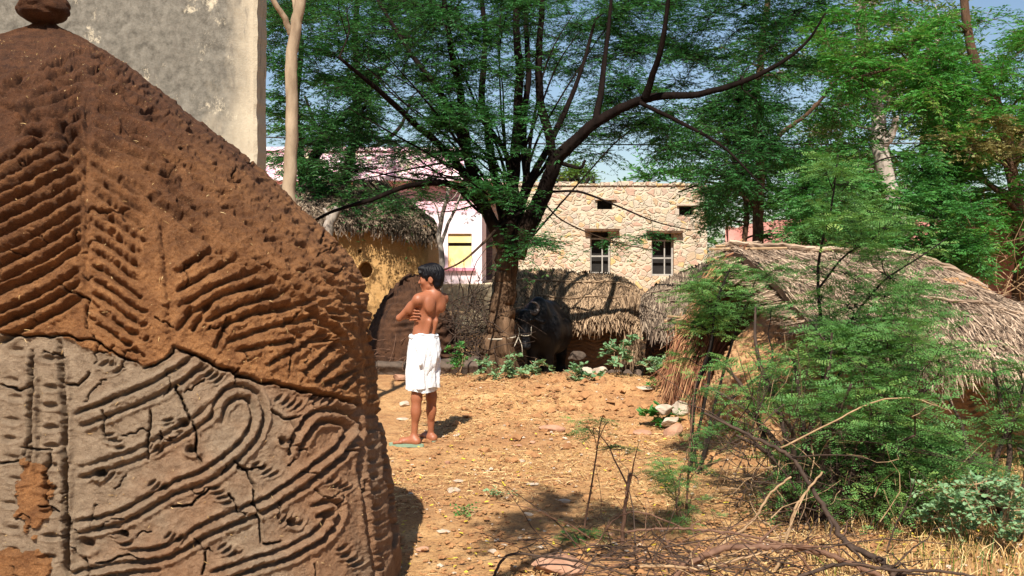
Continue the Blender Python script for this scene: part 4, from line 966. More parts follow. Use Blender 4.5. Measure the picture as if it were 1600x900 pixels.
def make_buffalo():
    Y0 = 14.0
    def B(px, py, dy=0.): return P(px, py, Y0+dy)
    g0 = float(gz(.4, 14.0))
    root = empty('buffalo', (B(842, 600)[0], Y0, g0), 'black water buffalo with curled horns tethered behind the old tree trunk', 'buffalo')
    b = Body((-.1, 13.1, g0-.05), (1.15, 15.9, 1.35), .014)
    # body runs away from the camera to the right; head lowered behind the trunk
    b.ell((.46,14.15,.52), (.27,.42,.36), .1, rz=-.2); b.ell((.56,14.65,.50), (.33,.50,.36), .12, rz=-.25); b.ell((.60,15.1,.52), (.27,.35,.33), .1)
    b.cap((.37,13.95,.93), (.50,14.5,.80), .10, .13, .12); b.cap((.50,14.5,.82), (.62,15.15,.80), .12, .13, .1)
    b.cap((.33,13.85,.78), (.20,13.62,.68), .19, .13, .1); b.cap((.35,13.8,.55), (.26,13.7,.58), .16, .12, .1)
    b.cap((.72,15.1,.72), (.72,15.25,.70), .12, .10, .06)
    hd = np.array((.17,13.50,.76)); b.ell(hd, (.105,.13,.12), .05); b.cap(hd+[0,-.03,-.05], (.185,13.38,.42), .088, .062, .06); b.ell((.186,13.36,.39), (.070,.065,.052), .03)
    for s_ in (-1, 1):
        b.ell((.186+.034*s_,13.315,.405), (.014,.02,.012), .01, cut=True); b.ell(hd+[.088*s_,-.085,-.02], (.022,.022,.02), .02)
        e = hd+[.10*s_,.02,.0]; b.cap(e, e+[.13*s_,.02,-.05], .028, .020, .02); b.ell(e+[.15*s_,.02,-.06], (.055,.020,.035), .02, ry=-.5*s_)
    b.cap((.14,13.33,.375), (.235,13.33,.375), .012, .012, .01)
    def leg(x, y, zt, k, r):
        b.cap((x,y,zt), (x+.01,y+k,zt*.35+g0*.65+.06), r, r*.62, .06); b.cap((x+.01,y+k,zt*.35+g0*.65+.06), (x,y,g0+.10), r*.60, r*.45, .03); b.cap((x,y,g0+.10), (x,y-.015,g0+.03), r*.55, r*.66, .02)
    leg(.27,13.88,.42,-.02,.11); leg(.50,13.95,.42,.02,.11); leg(.47,15.15,.45,-.08,.13); leg(.74,15.2,.45,-.06,.13)
    b.cap((.64,15.42,.72), (.66,15.5,.0), .03, .018, .03)
    V, Q = b.mesh(2); m = M('black_hide', .45); m.color(m.mix(m.noise(5, 4), (.007,.007,.008), (.016,.015,.016))); m.bump(m.noise(60, 4, m.pos((1,1,.4))), .4, .01); m.b.inputs['Specular IOR Level'].default_value = .12
    g = Geo(); g.add(V, Q); g.build('body', m.m, root, True)
    hm = m_simple('grey_horn', (.05,.042,.038), (.12,.10,.09), 30, .6, .7, .01)
    for s_ in (-1, 1):
        g = Geo(); p = smooth_path([(*(hd+[.055*s_,0,.08]),), (*(hd+[.14*s_,.08,.06]),), (*(hd+[.19*s_,.12,.12]),), (*(hd+[.165*s_,.08,.19]),), (*(hd+[.10*s_,.0,.215]),)], 5)
        g.tube(p, np.linspace(.040, .010, len(p)), 9, jit=.03); g.build('horn', hm, root, True)
        g = Geo(); u, v = np.meshgrid(np.linspace(0, 6.28, 12, endpoint=False), np.linspace(.05, 3.1, 8), indexing='ij'); g.grid(hd+[.092*s_,-.100,-.018]+.015*np.stack([np.sin(v)*np.cos(u), np.sin(v)*np.sin(u), np.cos(v)], -1), closed_u=True)
        em = bpy.data.materials.get('eye_black') or m_simple('eye_black', (.01,.01,.01), (.015,.015,.015), 5, .15); g.build('eye', em, root, True)
    a = np.linspace(0, 2*np.pi, 30); g = Geo(); g.tube(np.stack([.178+.083*np.cos(a), 13.42+.095*np.sin(a), .56+.03*np.sin(a)], -1), .007, 6, cap=False); g.tube([(.10,13.40,.56),(.09,13.46,.66),(.10,13.54,.76)], .006, 6); g.tube([(.26,13.40,.56),(.26,13.46,.66),(.25,13.54,.76)], .006, 6)
    g.build('halter', MT['rope'], root)
make_buffalo()

# ------------------------------------------------------------------ trees and shrubs
UP = np.array([0, 0, 1.])
def leaves(g, base, ldir, size, q=2, pl=.045, pw=.012, rnd=None, r=None, comb=0, droop=.25):
    """feathery compound leaves: q pairs of pinnae on a short stalk"""
    n = len(base); side = norm(np.cross(ldir, UP)+r.normal(0, .15, (n, 3)))
    nn = norm(np.cross(side, ldir)+r.normal(0, .35, (n, 3)))
    rl = size*.9
    for k in range(q):
        t = (k+.6)/q; o = base+ldir*(rl*t)[:, None]-UP*(droop*rl*t*t)[:, None]
        for sg in (-1, 1):
            d = norm(ldir*(.55+.2*r.random((n, 1)))+side*sg*(.8+.3*r.random((n, 1)))-UP*droop*.5)
            L = pl*(.7+.6*r.random(n)); w = norm(np.cross(d, nn))
            if not comb:
                wd = (pw*(.7+.6*r.random(n)))[:, None]; m_ = o+d*(L*.5)[:, None]; e = o+d*L[:, None]-UP*(L*.2)[:, None]
                V = np.stack([o, m_+w*wd*.5, e, m_-w*wd*.5], 1).reshape(-1, 3); Q = np.arange(4*n).reshape(-1, 4); g.add(V, Q, None, np.repeat(rnd, 4))
            else:
                for c_ in range(comb):
                    tt = (c_+.7)/comb; p = o+d*(L*tt)[:, None]-UP*(L*.2*tt*tt)[:, None]; ll = (L/comb*1.25)[:, None]
                    for s2 in (-1, 1):
                        dd = norm(w*s2+d*.45); f = pw*.5*(1-.5*abs(tt-.45))
                        V = np.stack([p, p+dd*f*.55+d*ll*.30, p+dd*f, p+dd*f*.5-d*ll*.22], 1).reshape(-1, 3); g.add(V, np.arange(4*n).reshape(-1, 4), None, np.repeat(rnd, 4))
def broad(g, base, ldir, L, W, rnd, r, cup=.15):
    n = len(base); side = norm(np.cross(ldir, UP)+r.normal(0, .5, (n, 3))); nn = np.cross(side, ldir); L = L[:, None]; W = W[:, None]
    p0 = base; p1 = base+ldir*L*.35+side*W*.5+nn*W*cup; p2 = base+ldir*L*.75+side*W*.38+nn*W*cup*.8; p3 = base+ldir*L; p4 = base+ldir*L*.75-side*W*.38+nn*W*cup*.8; p5 = base+ldir*L*.35-side*W*.5+nn*W*cup
    m_ = base+ldir*L*.55
    V = np.stack([p0, p1, p2, p3, p4, p5, m_], 1).reshape(-1, 3); b = np.arange(n)[:, None]*7
    T = np.concatenate([b+np.array([[0,1,6]]), b+np.array([[1,2,6]]), b+np.array([[2,3,6]]), b+np.array([[3,4,6]]), b+np.array([[4,5,6]]), b+np.array([[5,0,6]])]); g.add(V, None, T, np.repeat(rnd, 7))

def sprays(gl, gt, O, D, L, r, m_=8, kind='feather', size=.06, q=2, pl=.045, pw=.013, droop=.3, comb=0, tw=.004, rnd0=None, skip=0.):
    n = len(O); rt = r.random(n) if rnd0 is None else rnd0
    def pt(t): return O+D*(L*t)[:, None]-UP*(droop*L*t*t)[:, None]
    k = 4; ts = np.linspace(0, 1, k); C = np.stack([pt(t) for t in ts], 1); C[:, 1:] += r.normal(0, .012, (n, k-1, 3))*L[:, None, None]
    s1 = norm(np.cross(D, UP)+.01); s2 = np.cross(s1, D); V = []
    for j in range(k):
        w = tw*(1-.7*ts[j])
        for a in (0, 2.09, 4.19): V.append(C[:, j]+w*(math.cos(a)*s1+math.sin(a)*s2))
    V = np.stack(V, 1).reshape(-1, 3); b = (np.arange(n)*3*k)[:, None, None]; j = np.arange(k-1)[None, :, None]*3; a = np.arange(3)[None, None]
    Q = np.stack([b+j+a, b+j+(a+1) % 3, b+j+3+(a+1) % 3, b+j+3+a], -1).reshape(-1, 4); gt.add(V, Q)
    for j in range(m_):
        t = .12+.88*(j+r.random(n)*.7)/m_; ok = r.random(n) >= skip
        if not ok.any(): continue
        o = (O+D*(L*t)[:, None]-UP*(droop*L*t*t)[:, None])[ok]; sg = 1 if j % 2 else -1
        d = norm(D[ok]*(.45+.3*r.random((ok.sum(), 1)))+s1[ok]*sg*(.85)+UP*r.normal(.08, .25, (ok.sum(), 1))+r.normal(0, .15, (ok.sum(), 3)))
        rn = np.clip(rt[ok]*.6+.4*r.random(ok.sum()), 0, 1)
        if kind == 'feather': leaves(gl, o, d, size*(.7+.6*r.random(len(o))), q, pl, pw, rn, r, comb)
        else: broad(gl, o, d, size*(.6+.7*r.random(len(o))), size*pw*(.7+.6*r.random(len(o))), rn, r)

def plant(name, label, cat, base, limbs, pads, leafmat, bark, seed, group=None, twigs=16, tl=.45, br=.022, flute=0, limb_sides=10, up=.35, trunk_name='trunk', pad_r=None, loose=None, nofol=False, flute_n=5, parts=('branches', 'crown'), **sp):
    """limbs: list of [(x,y,z,r),...]; pads: (n,4) centres + radius of leaf clumps"""
    r = np.random.default_rng(seed); root = empty(name, base, label, cat, group)
    g = Geo(); nodes = []; nr = []
    for i, lb in enumerate(limbs):
        lb = np.asarray(lb, float); p = smooth_path(lb, 8); rr = np.maximum(p[:, 3], .003)
        q = p[:, :3]+.25*rr[:, None]*np.stack([fbm(np.arange(len(p))*.37+i*9, np.arange(len(p))*0., 2, seed+k) for k in range(3)], -1)
        fl = flute*np.clip(rr/rr.max(), 0, 1)**2 if flute else 0
        g.tube(q, rr, limb_sides if rr.max() < .1 else 28, flute=fl, nf=flute_n, jit=.02, seed=i)
        st = 0 if i else int(len(p)*.35)
        nodes.append(q[st:]); nr.append(rr[st:])
    g.build(trunk_name, bark, root, True)
    if nofol: return root
    nodes = np.concatenate(nodes); nr = np.concatenate(nr); nd = np.zeros(len(nodes))
    pads = np.asarray(pads, float); d0 = np.array([np.linalg.norm(nodes-p[:3], axis=1).min() for p in pads]); gb = Geo(); gl = Geo(); O = []; D = []; L = []; RN = []
    for i in np.argsort(d0):
        p = pads[i, :3]; v = p-nodes; dist = np.linalg.norm(v, axis=1)
        cost = dist*(1+.6*np.clip(-v[:, 2]/np.maximum(dist, .01), 0, 1))+nd*.35+(dist < .12)*.3; a = cost.argmin(); A = nodes[a]; dd = dist[a]
        m1 = A*.62+p*.38+UP*up*dd*.35+r.normal(0, .06, 3)*dd; m2 = A*.25+p*.75+UP*up*dd*.30+r.normal(0, .06, 3)*dd
        path = smooth_path([(*A,), (*m1,), (*m2,), (*p,)], 4); r0 = min(nr[a]*.7, br*(.6+.5*min(dd, 2)))
        rad = np.linspace(r0, max(.0035, r0*.28), len(path)); gb.tube(path, rad, 5 if r0 < .03 else 7, cap=False)
        nodes = np.concatenate([nodes, path[2:]]); nr = np.concatenate([nr, rad[2:]]); nd = np.concatenate([nd, nd[a]+dd*np.linspace(.2, 1, len(path)-2)])
        pr = pads[i, 3]; nt = max(3, int(twigs*(.7+.6*r.random())*(pr/ (pad_r or pr))**1.5))
        out = norm(p-A+UP*.0+1e-6)
        k = r.integers(int(len(path)*.45), len(path), nt); o = path[k]
        d = norm(out*.55+r.normal(0, 1, (nt, 3))*[1, 1, .38]+UP*.12)
        O.append(o); D.append(d); L.append(pr*tl/.45*(.55+.7*r.random(nt))); RN.append(np.clip(r.random()*.6+.5*r.random(nt), 0, 1))
    O = np.concatenate(O); D = np.concatenate(D); L = np.concatenate(L); RN = np.concatenate(RN)
    sprays(gl, gb, O, D, L, r, rnd0=RN, **sp)
    if loose: loose(root, r)
    gb.build(parts[0], bark, root); gl.build(parts[1], leafmat, root)
    return root
def pix_pads(boxes, seed, rad=(.3, .5)):
    """boxes: (px0,px1,py0,py1,Y0,Y1,count) in photo pixels -> clump centres in the world"""
    r = np.random.default_rng(seed); out = []
    for x0, x1, y0, y1, a, b, n in boxes:
        for _ in range(n):
            Y = a+(b-a)*r.random(); qx = x0+(x1-x0)*r.random(); qy = y0+(y1-y0)*r.random(); rr = rad[0]+(rad[1]-rad[0])*r.random(); out.append((*P(qx, qy, Y), rr))
            if 11.5 < Y < 20 and 1345 < qx < 1425 and 175 < qy < 325: out.pop()      # gap through which the pale trunk shows
    return out
def limb(Y, pts, r0, r1=None, dY=0, pw=1.):
    """pts: photo pixels [(px,py)] or [(px,py,Y)]"""
    n = len(pts); out = []
    for i, p in enumerate(pts):
        t = i/(n-1); y = p[2] if len(p) > 2 else Y+dY*t; out.append((*P(p[0], p[1], y), r0 if r1 is None else r0+(r1-r0)*t**pw))
    return out

def central_tree():
    Y = 13.2
    L = [limb(Y, [(776,612),(778,570),(781,525),(786,475),(789,435),(792,405),(796,388)], .3)]
    for i, rr in enumerate((.33,.25,.195,.16,.14,.145,.14)): L[0][i] = (*L[0][i][:3], rr)
    L += [limb(Y, [(795,410),(770,352),(748,300),(733,250),(724,195),(716,130),(702,60),(688,-40)], .088, .03, -.6),
          limb(Y, [(797,405),(786,335),(772,270),(762,200),(752,150),(758,60),(748,-40)], .078, .03, .8),
          limb(Y, [(801,400),(800,330),(803,270),(808,190),(812,110),(806,30),(812,-70)], .095, .035, .2),
          limb(Y, [(806,398),(812,330),(822,280),(818,200),(826,120),(822,40),(830,-60)], .066, .03, 1.2),
          limb(Y, [(804,400),(832,338),(853,288),(868,252),(893,226),(930,192),(975,168),(1020,152),(1085,148),(1150,132),(1210,104),(1260,66),(1290,20)], .125, .010, -1.2, .8),
          limb(Y-.2, [(866,256),(856,205),(844,160),(842,90),(846,20),(852,-60)], .066, .03, -.4),
          limb(Y-.5, [(930,192),(940,135),(948,70),(958,-30)], .048, .02, .6),
          limb(Y-.8, [(1008,156),(1022,110),(1036,60),(1048,-30)], .05, .02, -.6),
          limb(Y, [(742,290),(700,240),(650,195),(590,140),(530,90)], .06, .02, -1.5), limb(Y, [(728,230),(690,150),(640,80),(590,0)], .055, .02, .8),
          limb(Y, [(760,330),(715,292),(650,288),(580,312),(520,330),(480,352)], .05, .012, -1.6), limb(Y, [(820,300),(870,200),(905,120),(930,30)], .05, .02, 1.),
          limb(Y, [(850,300),(905,300),(960,320),(1020,345),(1080,360)], .018, .006, -1.2), limb(Y, [(845,310),(880,345),(960,378),(1030,392)], .012, .005, -.8),
          limb(Y-.8, [(1000,160),(1060,190),(1130,230),(1200,300)], .03, .01, -.8), limb(Y, [(805,350),(830,290),(850,262),(862,236)], .03, .02, .5),
          limb(Y, [(870,252),(905,262),(915,250)], .03, .018)]
    rb = np.random.default_rng(17)
    for k in range(26):
        sx, sy = 775+rb.random()*50, 390-rb.random()*150; an_ = math.radians(-90+rb.normal(-18, 38)); ln = 120+rb.random()*240; q = []; x_, y_ = sx, sy; dy_ = rb.normal(0, 1.2)
        for j in range(6): q.append((x_, y_, Y+dy_*j/5)); an_ += rb.normal(.0, .16); x_ += math.cos(an_)*ln/5; y_ += math.sin(an_)*ln/5
        L.append(limb(Y, q, .014+.016*rb.random(), .005))
    # buttress roots and a lower flare
    L += [limb(Y-.1, [(770,545),(757,578),(738,600),(715,612)], .10, .04), limb(Y-.15, [(788,530),(794,570),(800,605)], .11, .08), limb(Y-.12, [(774,530),(766,570),(760,612)], .11, .10)]
    pads = pix_pads([(420,640,-60,120,15.2,17.5,38),(600,780,-60,90,14.5,17.5,38),(780,960,-60,60,14.5,17.5,30),(960,1150,-60,90,14.0,17,44),(1150,1290,-60,130,13,16,32),
        (420,740,-80,30,11,13,8),(460,640,110,260,15.2,17,26),(640,760,90,250,14.4,16.6,17),(780,960,60,190,14.4,16.6,14),(860,1010,60,262,14.4,16.2,12),(960,1160,70,215,13.6,16,32),(1130,1260,130,250,12.5,15,18),(980,1120,205,245,13.6,15,4),
        (640,850,235,335,12.3,12.9,9),(620,740,130,245,12.0,12.9,9),(640,830,-20,150,12.4,12.9,18),(730,850,150,240,12.3,12.9,6),(480,650,240,330,15.0,16.6,7),(790,850,330,400,12.4,12.9,3),(900,1060,335,385,13,14,2),(1090,1180,250,320,12.4,13.6,5)], 5, (.30, .55))
    root = plant('acacia_tree', 'big dark many-stemmed thorn tree with fluted brown trunk roped at its foot', 'tree', P(782, 612, Y), L, pads, MT['leaf_dark'], MT['bark_dark'], 3,
          twigs=24, tl=.56, br=.022, flute=.20, up=.22, m_=8, size=.045, q=2, pl=.052, pw=.014, droop=.28, tw=.0045, pad_r=.42)
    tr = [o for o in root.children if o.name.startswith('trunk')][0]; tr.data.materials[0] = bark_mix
    # rope round the trunk
    a = np.linspace(0, 2*np.pi, 60); c0 = P(781, 527, Y); g = Geo()
    g.tube(c0+np.stack([.205*np.cos(a), .225*np.sin(a)+.0, .012*np.sin(a+1)], -1), .011, 6, cap=False)
    g.tube(smooth_path([(*(c0+[.25,-.08,0]),), (*(c0+[.29,-.14,-.10]),), (*(c0+[.30,-.10,-.24]),)], 5), .005, 6)
    g.tube(smooth_path([(*(c0+[.25,-.08,0.01]),), (.03,13.0,.42), (.10,13.36,.56)], 6), .004, 6)
    o = g.build('tether_rope', MT['rope']); tag(o, 'pale rope tied round the brown trunk beside the buffalo', 'rope')
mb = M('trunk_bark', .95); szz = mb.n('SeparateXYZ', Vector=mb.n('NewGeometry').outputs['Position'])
nb = mb.noise(8, 6, mb.pos((1,1,.14)), .7); lo_ = mb.ramp(nb, [(.35, (.035,.02,.012)), (.65, (.19,.115,.068))]); limb_shade = mb.ramp(nb, [(.3, (.005,.0035,.003)), (.7, (.017,.011,.009))])  # upper limbs near black: shade under the crown put into the bark colour
mb.color(mb.mix(mb.ramp(mb.math('MULTIPLY', szz.outputs['Z'], .3), [(.40, 0.), (.62, 1.)]), lo_, limb_shade)); mb.bump(nb, 1., .05); bark_mix = mb.m; mb.b.inputs['Specular IOR Level'].default_value = .06
central_tree()

def left_trees():
    plant('thorn_tree', 'leafy dark tree with twisting twin stems between the slim pale tree and the ochre hut', 'tree', P(490, 480, 18.5),
        [limb(18.5, [(488,520),(480,420),(478,330),(490,250),(520,200),(560,160),(600,110)], .15, .05), limb(18.5, [(478,340),(470,250),(462,170),(470,80),(460,0)], .09, .04, .6), limb(18.5, [(530,500),(528,400),(535,320),(548,240),(560,150),(555,60),(560,-40)], .12, .05, 1.)],
        pix_pads([(400,640,-60,140,16.5,19,46),(400,600,140,300,16.5,19,34),(420,520,280,370,17.5,19,7)], 8, (.40, .7)), MT['leaf_dark'], MT['bark_dark'], 12, twigs=17, br=.03, m_=8, size=.07, q=2, pl=.08, pw=.022, tw=.006, pad_r=.55)
    plant('slim_tree', 'slim pale-barked tree forking near the top beside the plaster wall', 'tree', P(455, 560, 8.2),
        [limb(8.2, [(459,640),(457,480),(455,380),(452,300),(455,220),(454,130),(458,70),(466,20),(472,-40),(476,-110)], .062, .040), limb(8.2, [(455,55),(445,30),(432,10),(418,-20),(400,-70)], .026, .018, -.2), limb(8.2, [(464,30),(460,5),(452,-30),(446,-80)], .020, .012, .2)],
        None, None, MT['bark_pale'], 13, nofol=True, limb_sides=14)
    plant('bare_sapling_tree', 'thin grey leafless tree forking in front of the pink house', 'tree', P(735, 520, 15.),
        [limb(15., [(688,560),(686,500),(688,440),(690,400),(686,370),(690,340),(700,300),(695,285)], .062, .022), limb(15., [(688,385),(700,350),(712,325),(722,300),(735,280)], .03, .010, .2), limb(15., [(688,350),(680,320),(660,300),(650,290)], .014, .006), limb(15, [(696,320),(712,305),(718,285),(716,270)], .010, .005)],
        None, None, MT['bark_white'], 14, nofol=True)
    plant('leaning_stump', 'short pale leaning trunk rising beside the ochre hut roof', 'tree', P(512, 460, 15.),
        [limb(15., [(495,430),(505,385),(514,352),(528,325)], .12, .06), limb(15., [(514,350),(512,338),(506,325)], .04, .02)], None, None, MT['bark_white'], 15, nofol=True, limb_sides=14)
left_trees()

def right_trees():
    plant('mesquite_tree', 'bright green feathery tree with straight brown trunk right of the stone building', 'tree', P(1186, 400, 17.5),
        [limb(17.5, [(1184,500),(1184,400),(1186,320),(1188,250),(1180,170),(1190,90),(1200,0)], .11, .05), limb(17.5, [(1186,330),(1150,300),(1110,285),(1060,300)], .03, .012, -.8), limb(17.5, [(1187,260),(1220,210),(1270,170),(1320,110)], .05, .02, -.5), limb(17.5, [(1163,480),(1160,400),(1166,330),(1150,260),(1120,180)], .06, .03, .6)],
        pix_pads([(1100,1210,170,335,16.5,20,24),(1010,1100,170,265,16.5,19,9),(1100,1340,60,260,16.5,20,52),(1130,1330,250,380,17,20,22),(1110,1130,320,370,16.5,18,2)], 21, (.4, .65)), MT['leaf_mid'], MT['bark_brown'], 22, twigs=18, br=.025, m_=8, size=.065, q=2, pl=.075, pw=.023, tw=.005, pad_r=.52)
    plant('pale_trunk_tree', 'tall tree with blotched pale trunk and mixed yellow-green leaves behind the big store', 'tree', P(1400, 420, 20),
        [limb(20, [(1415,480),(1402,340),(1388,290),(1376,235),(1368,160),(1350,90),(1345,0),(1350,-60)], .20, .09), limb(20, [(1375,235),(1395,205),(1400,180)], .10, .06, -.3), limb(20, [(1352,110),(1300,70),(1260,40)], .07, .03), limb(20, [(1366,160),(1420,110),(1480,50)], .07, .03, .4)],
        pix_pads([(1230,1500,-50,120,18.5,23,38),(1290,1440,110,330,20.5,23,24),(1240,1330,180,330,18.5,22,12)], 23, (.5, .8)), MT['leaf_yellow'], MT['bark_white'], 24, twigs=22, br=.035, m_=9, kind='broad', size=.12, pw=.45, tw=.006, pad_r=.65)
    plant('mesquite_tree', 'tallest bright feathery tree filling the upper right corner', 'tree', P(1590, 480, 13.6),
        [limb(13.6, [(1600,620),(1592,480),(1596,380),(1580,260),(1560,170),(1520,80),(1500,-40)], .11, .05), limb(13.6, [(1590,330),(1560,300),(1500,260),(1430,240)], .04, .015, -.8), limb(13.6, [(1580,260),(1620,180),(1660,100)], .05, .02), limb(13.6, [(1555,165),(1480,130),(1400,110),(1340,120)], .045, .015, -.8)],
        pix_pads([(1320,1640,95,260,12.2,15.5,66),(1440,1660,20,110,12.5,16,16),(1290,1480,20,140,12.5,15,26),(1480,1660,240,400,12.4,15,22)], 25, (.35, .6)), MT['leaf_bright'], MT['bark_brown'], 26, twigs=20, br=.022, m_=9, size=.055, q=2, pl=.062, pw=.019, tw=.0045, pad_r=.48)
    plant('thicket_bush', 'dense glossy green bush crowding over the top of the big thatched roof', 'bush', P(1400, 480, 12.2),
        [limb(12.2, [(1340,560),(1345,470),(1370,400),(1350,330),(1340,270)], .05, .02), limb(12.2, [(1440,560),(1440,460),(1450,380),(1470,300)], .05, .02, .4), limb(12.2, [(1500,560),(1495,480),(1480,420)], .04, .02, .5), limb(12.2, [(1290,560),(1295,470),(1300,400),(1290,330)], .035, .015, .2)],
        pix_pads([(1240,1520,270,420,11.2,13.6,74),(1300,1500,230,300,11.5,13.5,22),(1440,1530,380,440,11.2,12.5,8)], 27, (.28, .45)), MT['leaf_mid'], MT['bark_dark'], 28, twigs=22, br=.016, m_=9, size=.05, q=2, pl=.05, pw=.02, tw=.004, pad_r=.38)
    plant('dry_bush', 'bush with dry yellowish seed sprays near the upper right edge', 'bush', P(1560, 330, 13.),
        [limb(13., [(1640,420),(1610,320),(1585,270),(1560,230)], .035, .012), limb(13., [(1585,270),(1550,240),(1530,190)], .015, .006)],
        pix_pads([(1480,1620,185,265,12.2,13,12)], 29, (.25, .4)), MT['leaf_dry'], MT['bark_brown'], 30, twigs=16, br=.012, m_=9, size=.05, q=2, pl=.05, pw=.016, tw=.004, pad_r=.35)
    # far screens of trees, one after another
    for i, (px_, w, yt, yb, Yd, n, lab) in enumerate([(1060,50,270,380,34,8,'small far tree showing beyond the right end of the stone building'),(1260,110,190,390,30,16,'broad dark tree standing far behind the faded red wall'),(1450,120,90,390,28,28,'large dark tree far behind the pale blotched trunk'),(1590,110,150,400,24,26,'dark far tree at the right margin behind the brick wall'),(560,120,110,300,33,15,'far dark tree rising behind the pink house'),(900,45,262,290,38,5,'low yellow-green treetop peeping over the stone building')]):
        plant('far_tree', lab, 'tree', P(px_, 440, Yd), [limb(Yd, [(px_,470),(px_+5,(yt+yb)/2+60),(px_-8,(yt+yb)/2),(px_+6,yt+20)], .2, .06), limb(Yd, [(px_,(yt+yb)/2+40),(px_+w*.5,(yt+yb)/2),(px_+w*.7,yt+40)], .09, .04), limb(Yd, [(px_,(yt+yb)/2+40),(px_-w*.5,(yt+yb)/2),(px_-w*.7,yt+40)], .09, .04)],
            pix_pads([(px_-w,px_+w,yt,yb,Yd-1.5,Yd+1.5,n)], 60+i, (.9, 1.4)), MT['leaf_yellow'] if i in (5,) else MT['leaf_dark' if i in (1, 4) else 'leaf_mid'], MT['bark_dark'], 70+i, group='trees far behind the houses', twigs=26, br=.05, m_=9, kind='broad', size=.17, pw=.5, tw=.012, pad_r=1.1)
right_trees()

# ------------------------------------------------------------------ shrubs, saplings and plants of the foreground
def stems(base_px, Y, tops, r0, r1, seed):
    r = np.random.default_rng(seed); out = []
    for (bx, by), (tx, ty, Yt) in zip(base_px, tops):
        a = P(bx, by, Y); a[2] = float(gz(a[0], a[1]))-.03; b = P(tx, ty, Yt); m1 = a*.6+b*.4+[r.normal(0, .05), 0, .05]; m2 = a*.3+b*.7+[r.normal(0, .05), 0, .08]
        out.append([(*a, r0), (*m1, r0*.8+r1*.2), (*m2, r0*.45+r1*.55), (*b, r1)])
    return out
def front_shrubs():
    # low spreading mesquite: most of it between the camera and the big store
    st = stems([(1250,860)]*4+[(1275,850)]*4+[(1300,850)]*4, 6.0, [(1120,560,6.6),(1180,480,6.6),(1240,560,6.2),(1300,520,6.2),(1380,560,6.2),(1450,600,5.9),(1330,600,5.6),(1210,640,5.7),(1150,680,5.9),(1500,560,6.3),(1430,680,5.6),(1100,600,6.4)], .022, .007, 1)
    plant('mesquite_shrub', 'sprawling fine-leaved green shrub in front of the big store with many arching stems', 'bush', P(1270, 800, 6.0), st,
        pix_pads([(1200,1330,560,640,5.8,6.7,5),(1240,1420,590,720,5.5,6.5,15),(1270,1430,520,620,5.8,6.7,10),(1420,1490,530,580,5.8,6.5,4),(1320,1480,690,770,5.4,6.3,14),(1360,1450,620,700,5.4,6.3,8),(1100,1200,560,700,6.0,6.8,3),(1180,1300,680,780,5.5,6.2,3),(1360,1480,455,530,6.2,6.9,4)], 31, (.16, .28)),
        MT['leaf_blue'], MT['twig_dark'], 41, twigs=14, tl=.6, br=.009, up=.18, limb_sides=7, trunk_name='stem', parts=('twigs', 'leaves'), m_=7, size=.052, q=2, pl=.052, pw=.024, comb=3, tw=.002, droop=.35, pad_r=.22)
    st = stems([(1285,830)]*4, 6.6, [(1286,330,6.7),(1300,250,6.8),(1350,400,6.6),(1450,380,6.7)], .020, .006, 2)
    st[0] = limb(6.6, [(1282,800),(1284,700),(1286,600),(1282,500),(1278,430),(1284,380),(1298,330),(1310,240)], .017, .005); st[1] = limb(6.6, [(1286,560),(1330,500),(1380,440),(1440,400),(1480,372)], .010, .004); st[2] = limb(6.6, [(1280,450),(1320,400),(1370,370),(1400,330)], .008, .004); st[3] = limb(6.6, [(1284,620),(1330,560),(1360,520),(1400,470)], .009, .004)
    plant('mesquite_shrub', 'tall slender feathery shrub crossing the pale thatched roof', 'bush', P(1282, 790, 6.6), st,
        pix_pads([(1270,1470,380,470,6.4,7.0,12),(1280,1420,330,400,6.4,7.0,8),(1290,1400,460,560,6.3,6.9,15),(1290,1340,240,330,6.5,6.9,4)], 33, (.16, .26)),
        MT['leaf_blue'], MT['bark_dark'], 42, twigs=13, tl=.6, br=.006, up=.15, limb_sides=7, trunk_name='stem', parts=('twigs', 'leaves'), m_=7, size=.050, q=2, pl=.050, pw=.022, comb=3, tw=.002, droop=.3, pad_r=.22)
    st = stems([(1075,760)]*2+[(1090,740)]*3, 7.3, [(1085,560,7.4),(1140,420,7.5),(1180,440,7.6),(1120,500,7.4),(1200,520,7.5)], .013, .005, 3)
    st[0] = limb(7.3, [(1072,800),(1080,700),(1086,620),(1092,590),(1110,540),(1120,470),(1140,420)], .013, .005)
    plant('mesquite_shrub', 'thin feathery shrub in front of the open gable of the big store', 'bush', P(1080, 750, 7.3), st,
        pix_pads([(1090,1220,415,495,7.2,7.8,15),(1060,1110,480,590,7.2,7.6,4)], 35, (.16, .26)),
        MT['leaf_blue'], MT['bark_dark'], 43, twigs=16, tl=.5, br=.006, up=.12, limb_sides=7, trunk_name='stem', parts=('twigs', 'leaves'), m_=7, size=.046, q=2, pl=.046, pw=.020, comb=3, tw=.002, droop=.3, pad_r=.22)
    st = stems([(1560,820)]*3+[(1600,840)]*3, 5.9, [(1480,620,6.0),(1550,560,6.1),(1600,600,6),(1640,560,6),(1500,700,5.8),(1590,700,5.8)], .018, .006, 4)
    plant('mesquite_shrub', 'dark feathery shrub at the lower right margin under the thatch eave', 'bush', P(1570, 830, 5.9), st,
        pix_pads([(1450,1640,650,740,5.7,6.5,13),(1560,1650,560,650,5.9,6.5,6)], 37, (.16, .26)),
        MT['leaf_blue'], MT['twig_dark'], 44, twigs=13, tl=.5, br=.008, up=.15, limb_sides=7, trunk_name='stem', parts=('twigs', 'leaves'), m_=7, size=.050, q=2, pl=.050, pw=.022, comb=3, tw=.002, droop=.35, pad_r=.22)
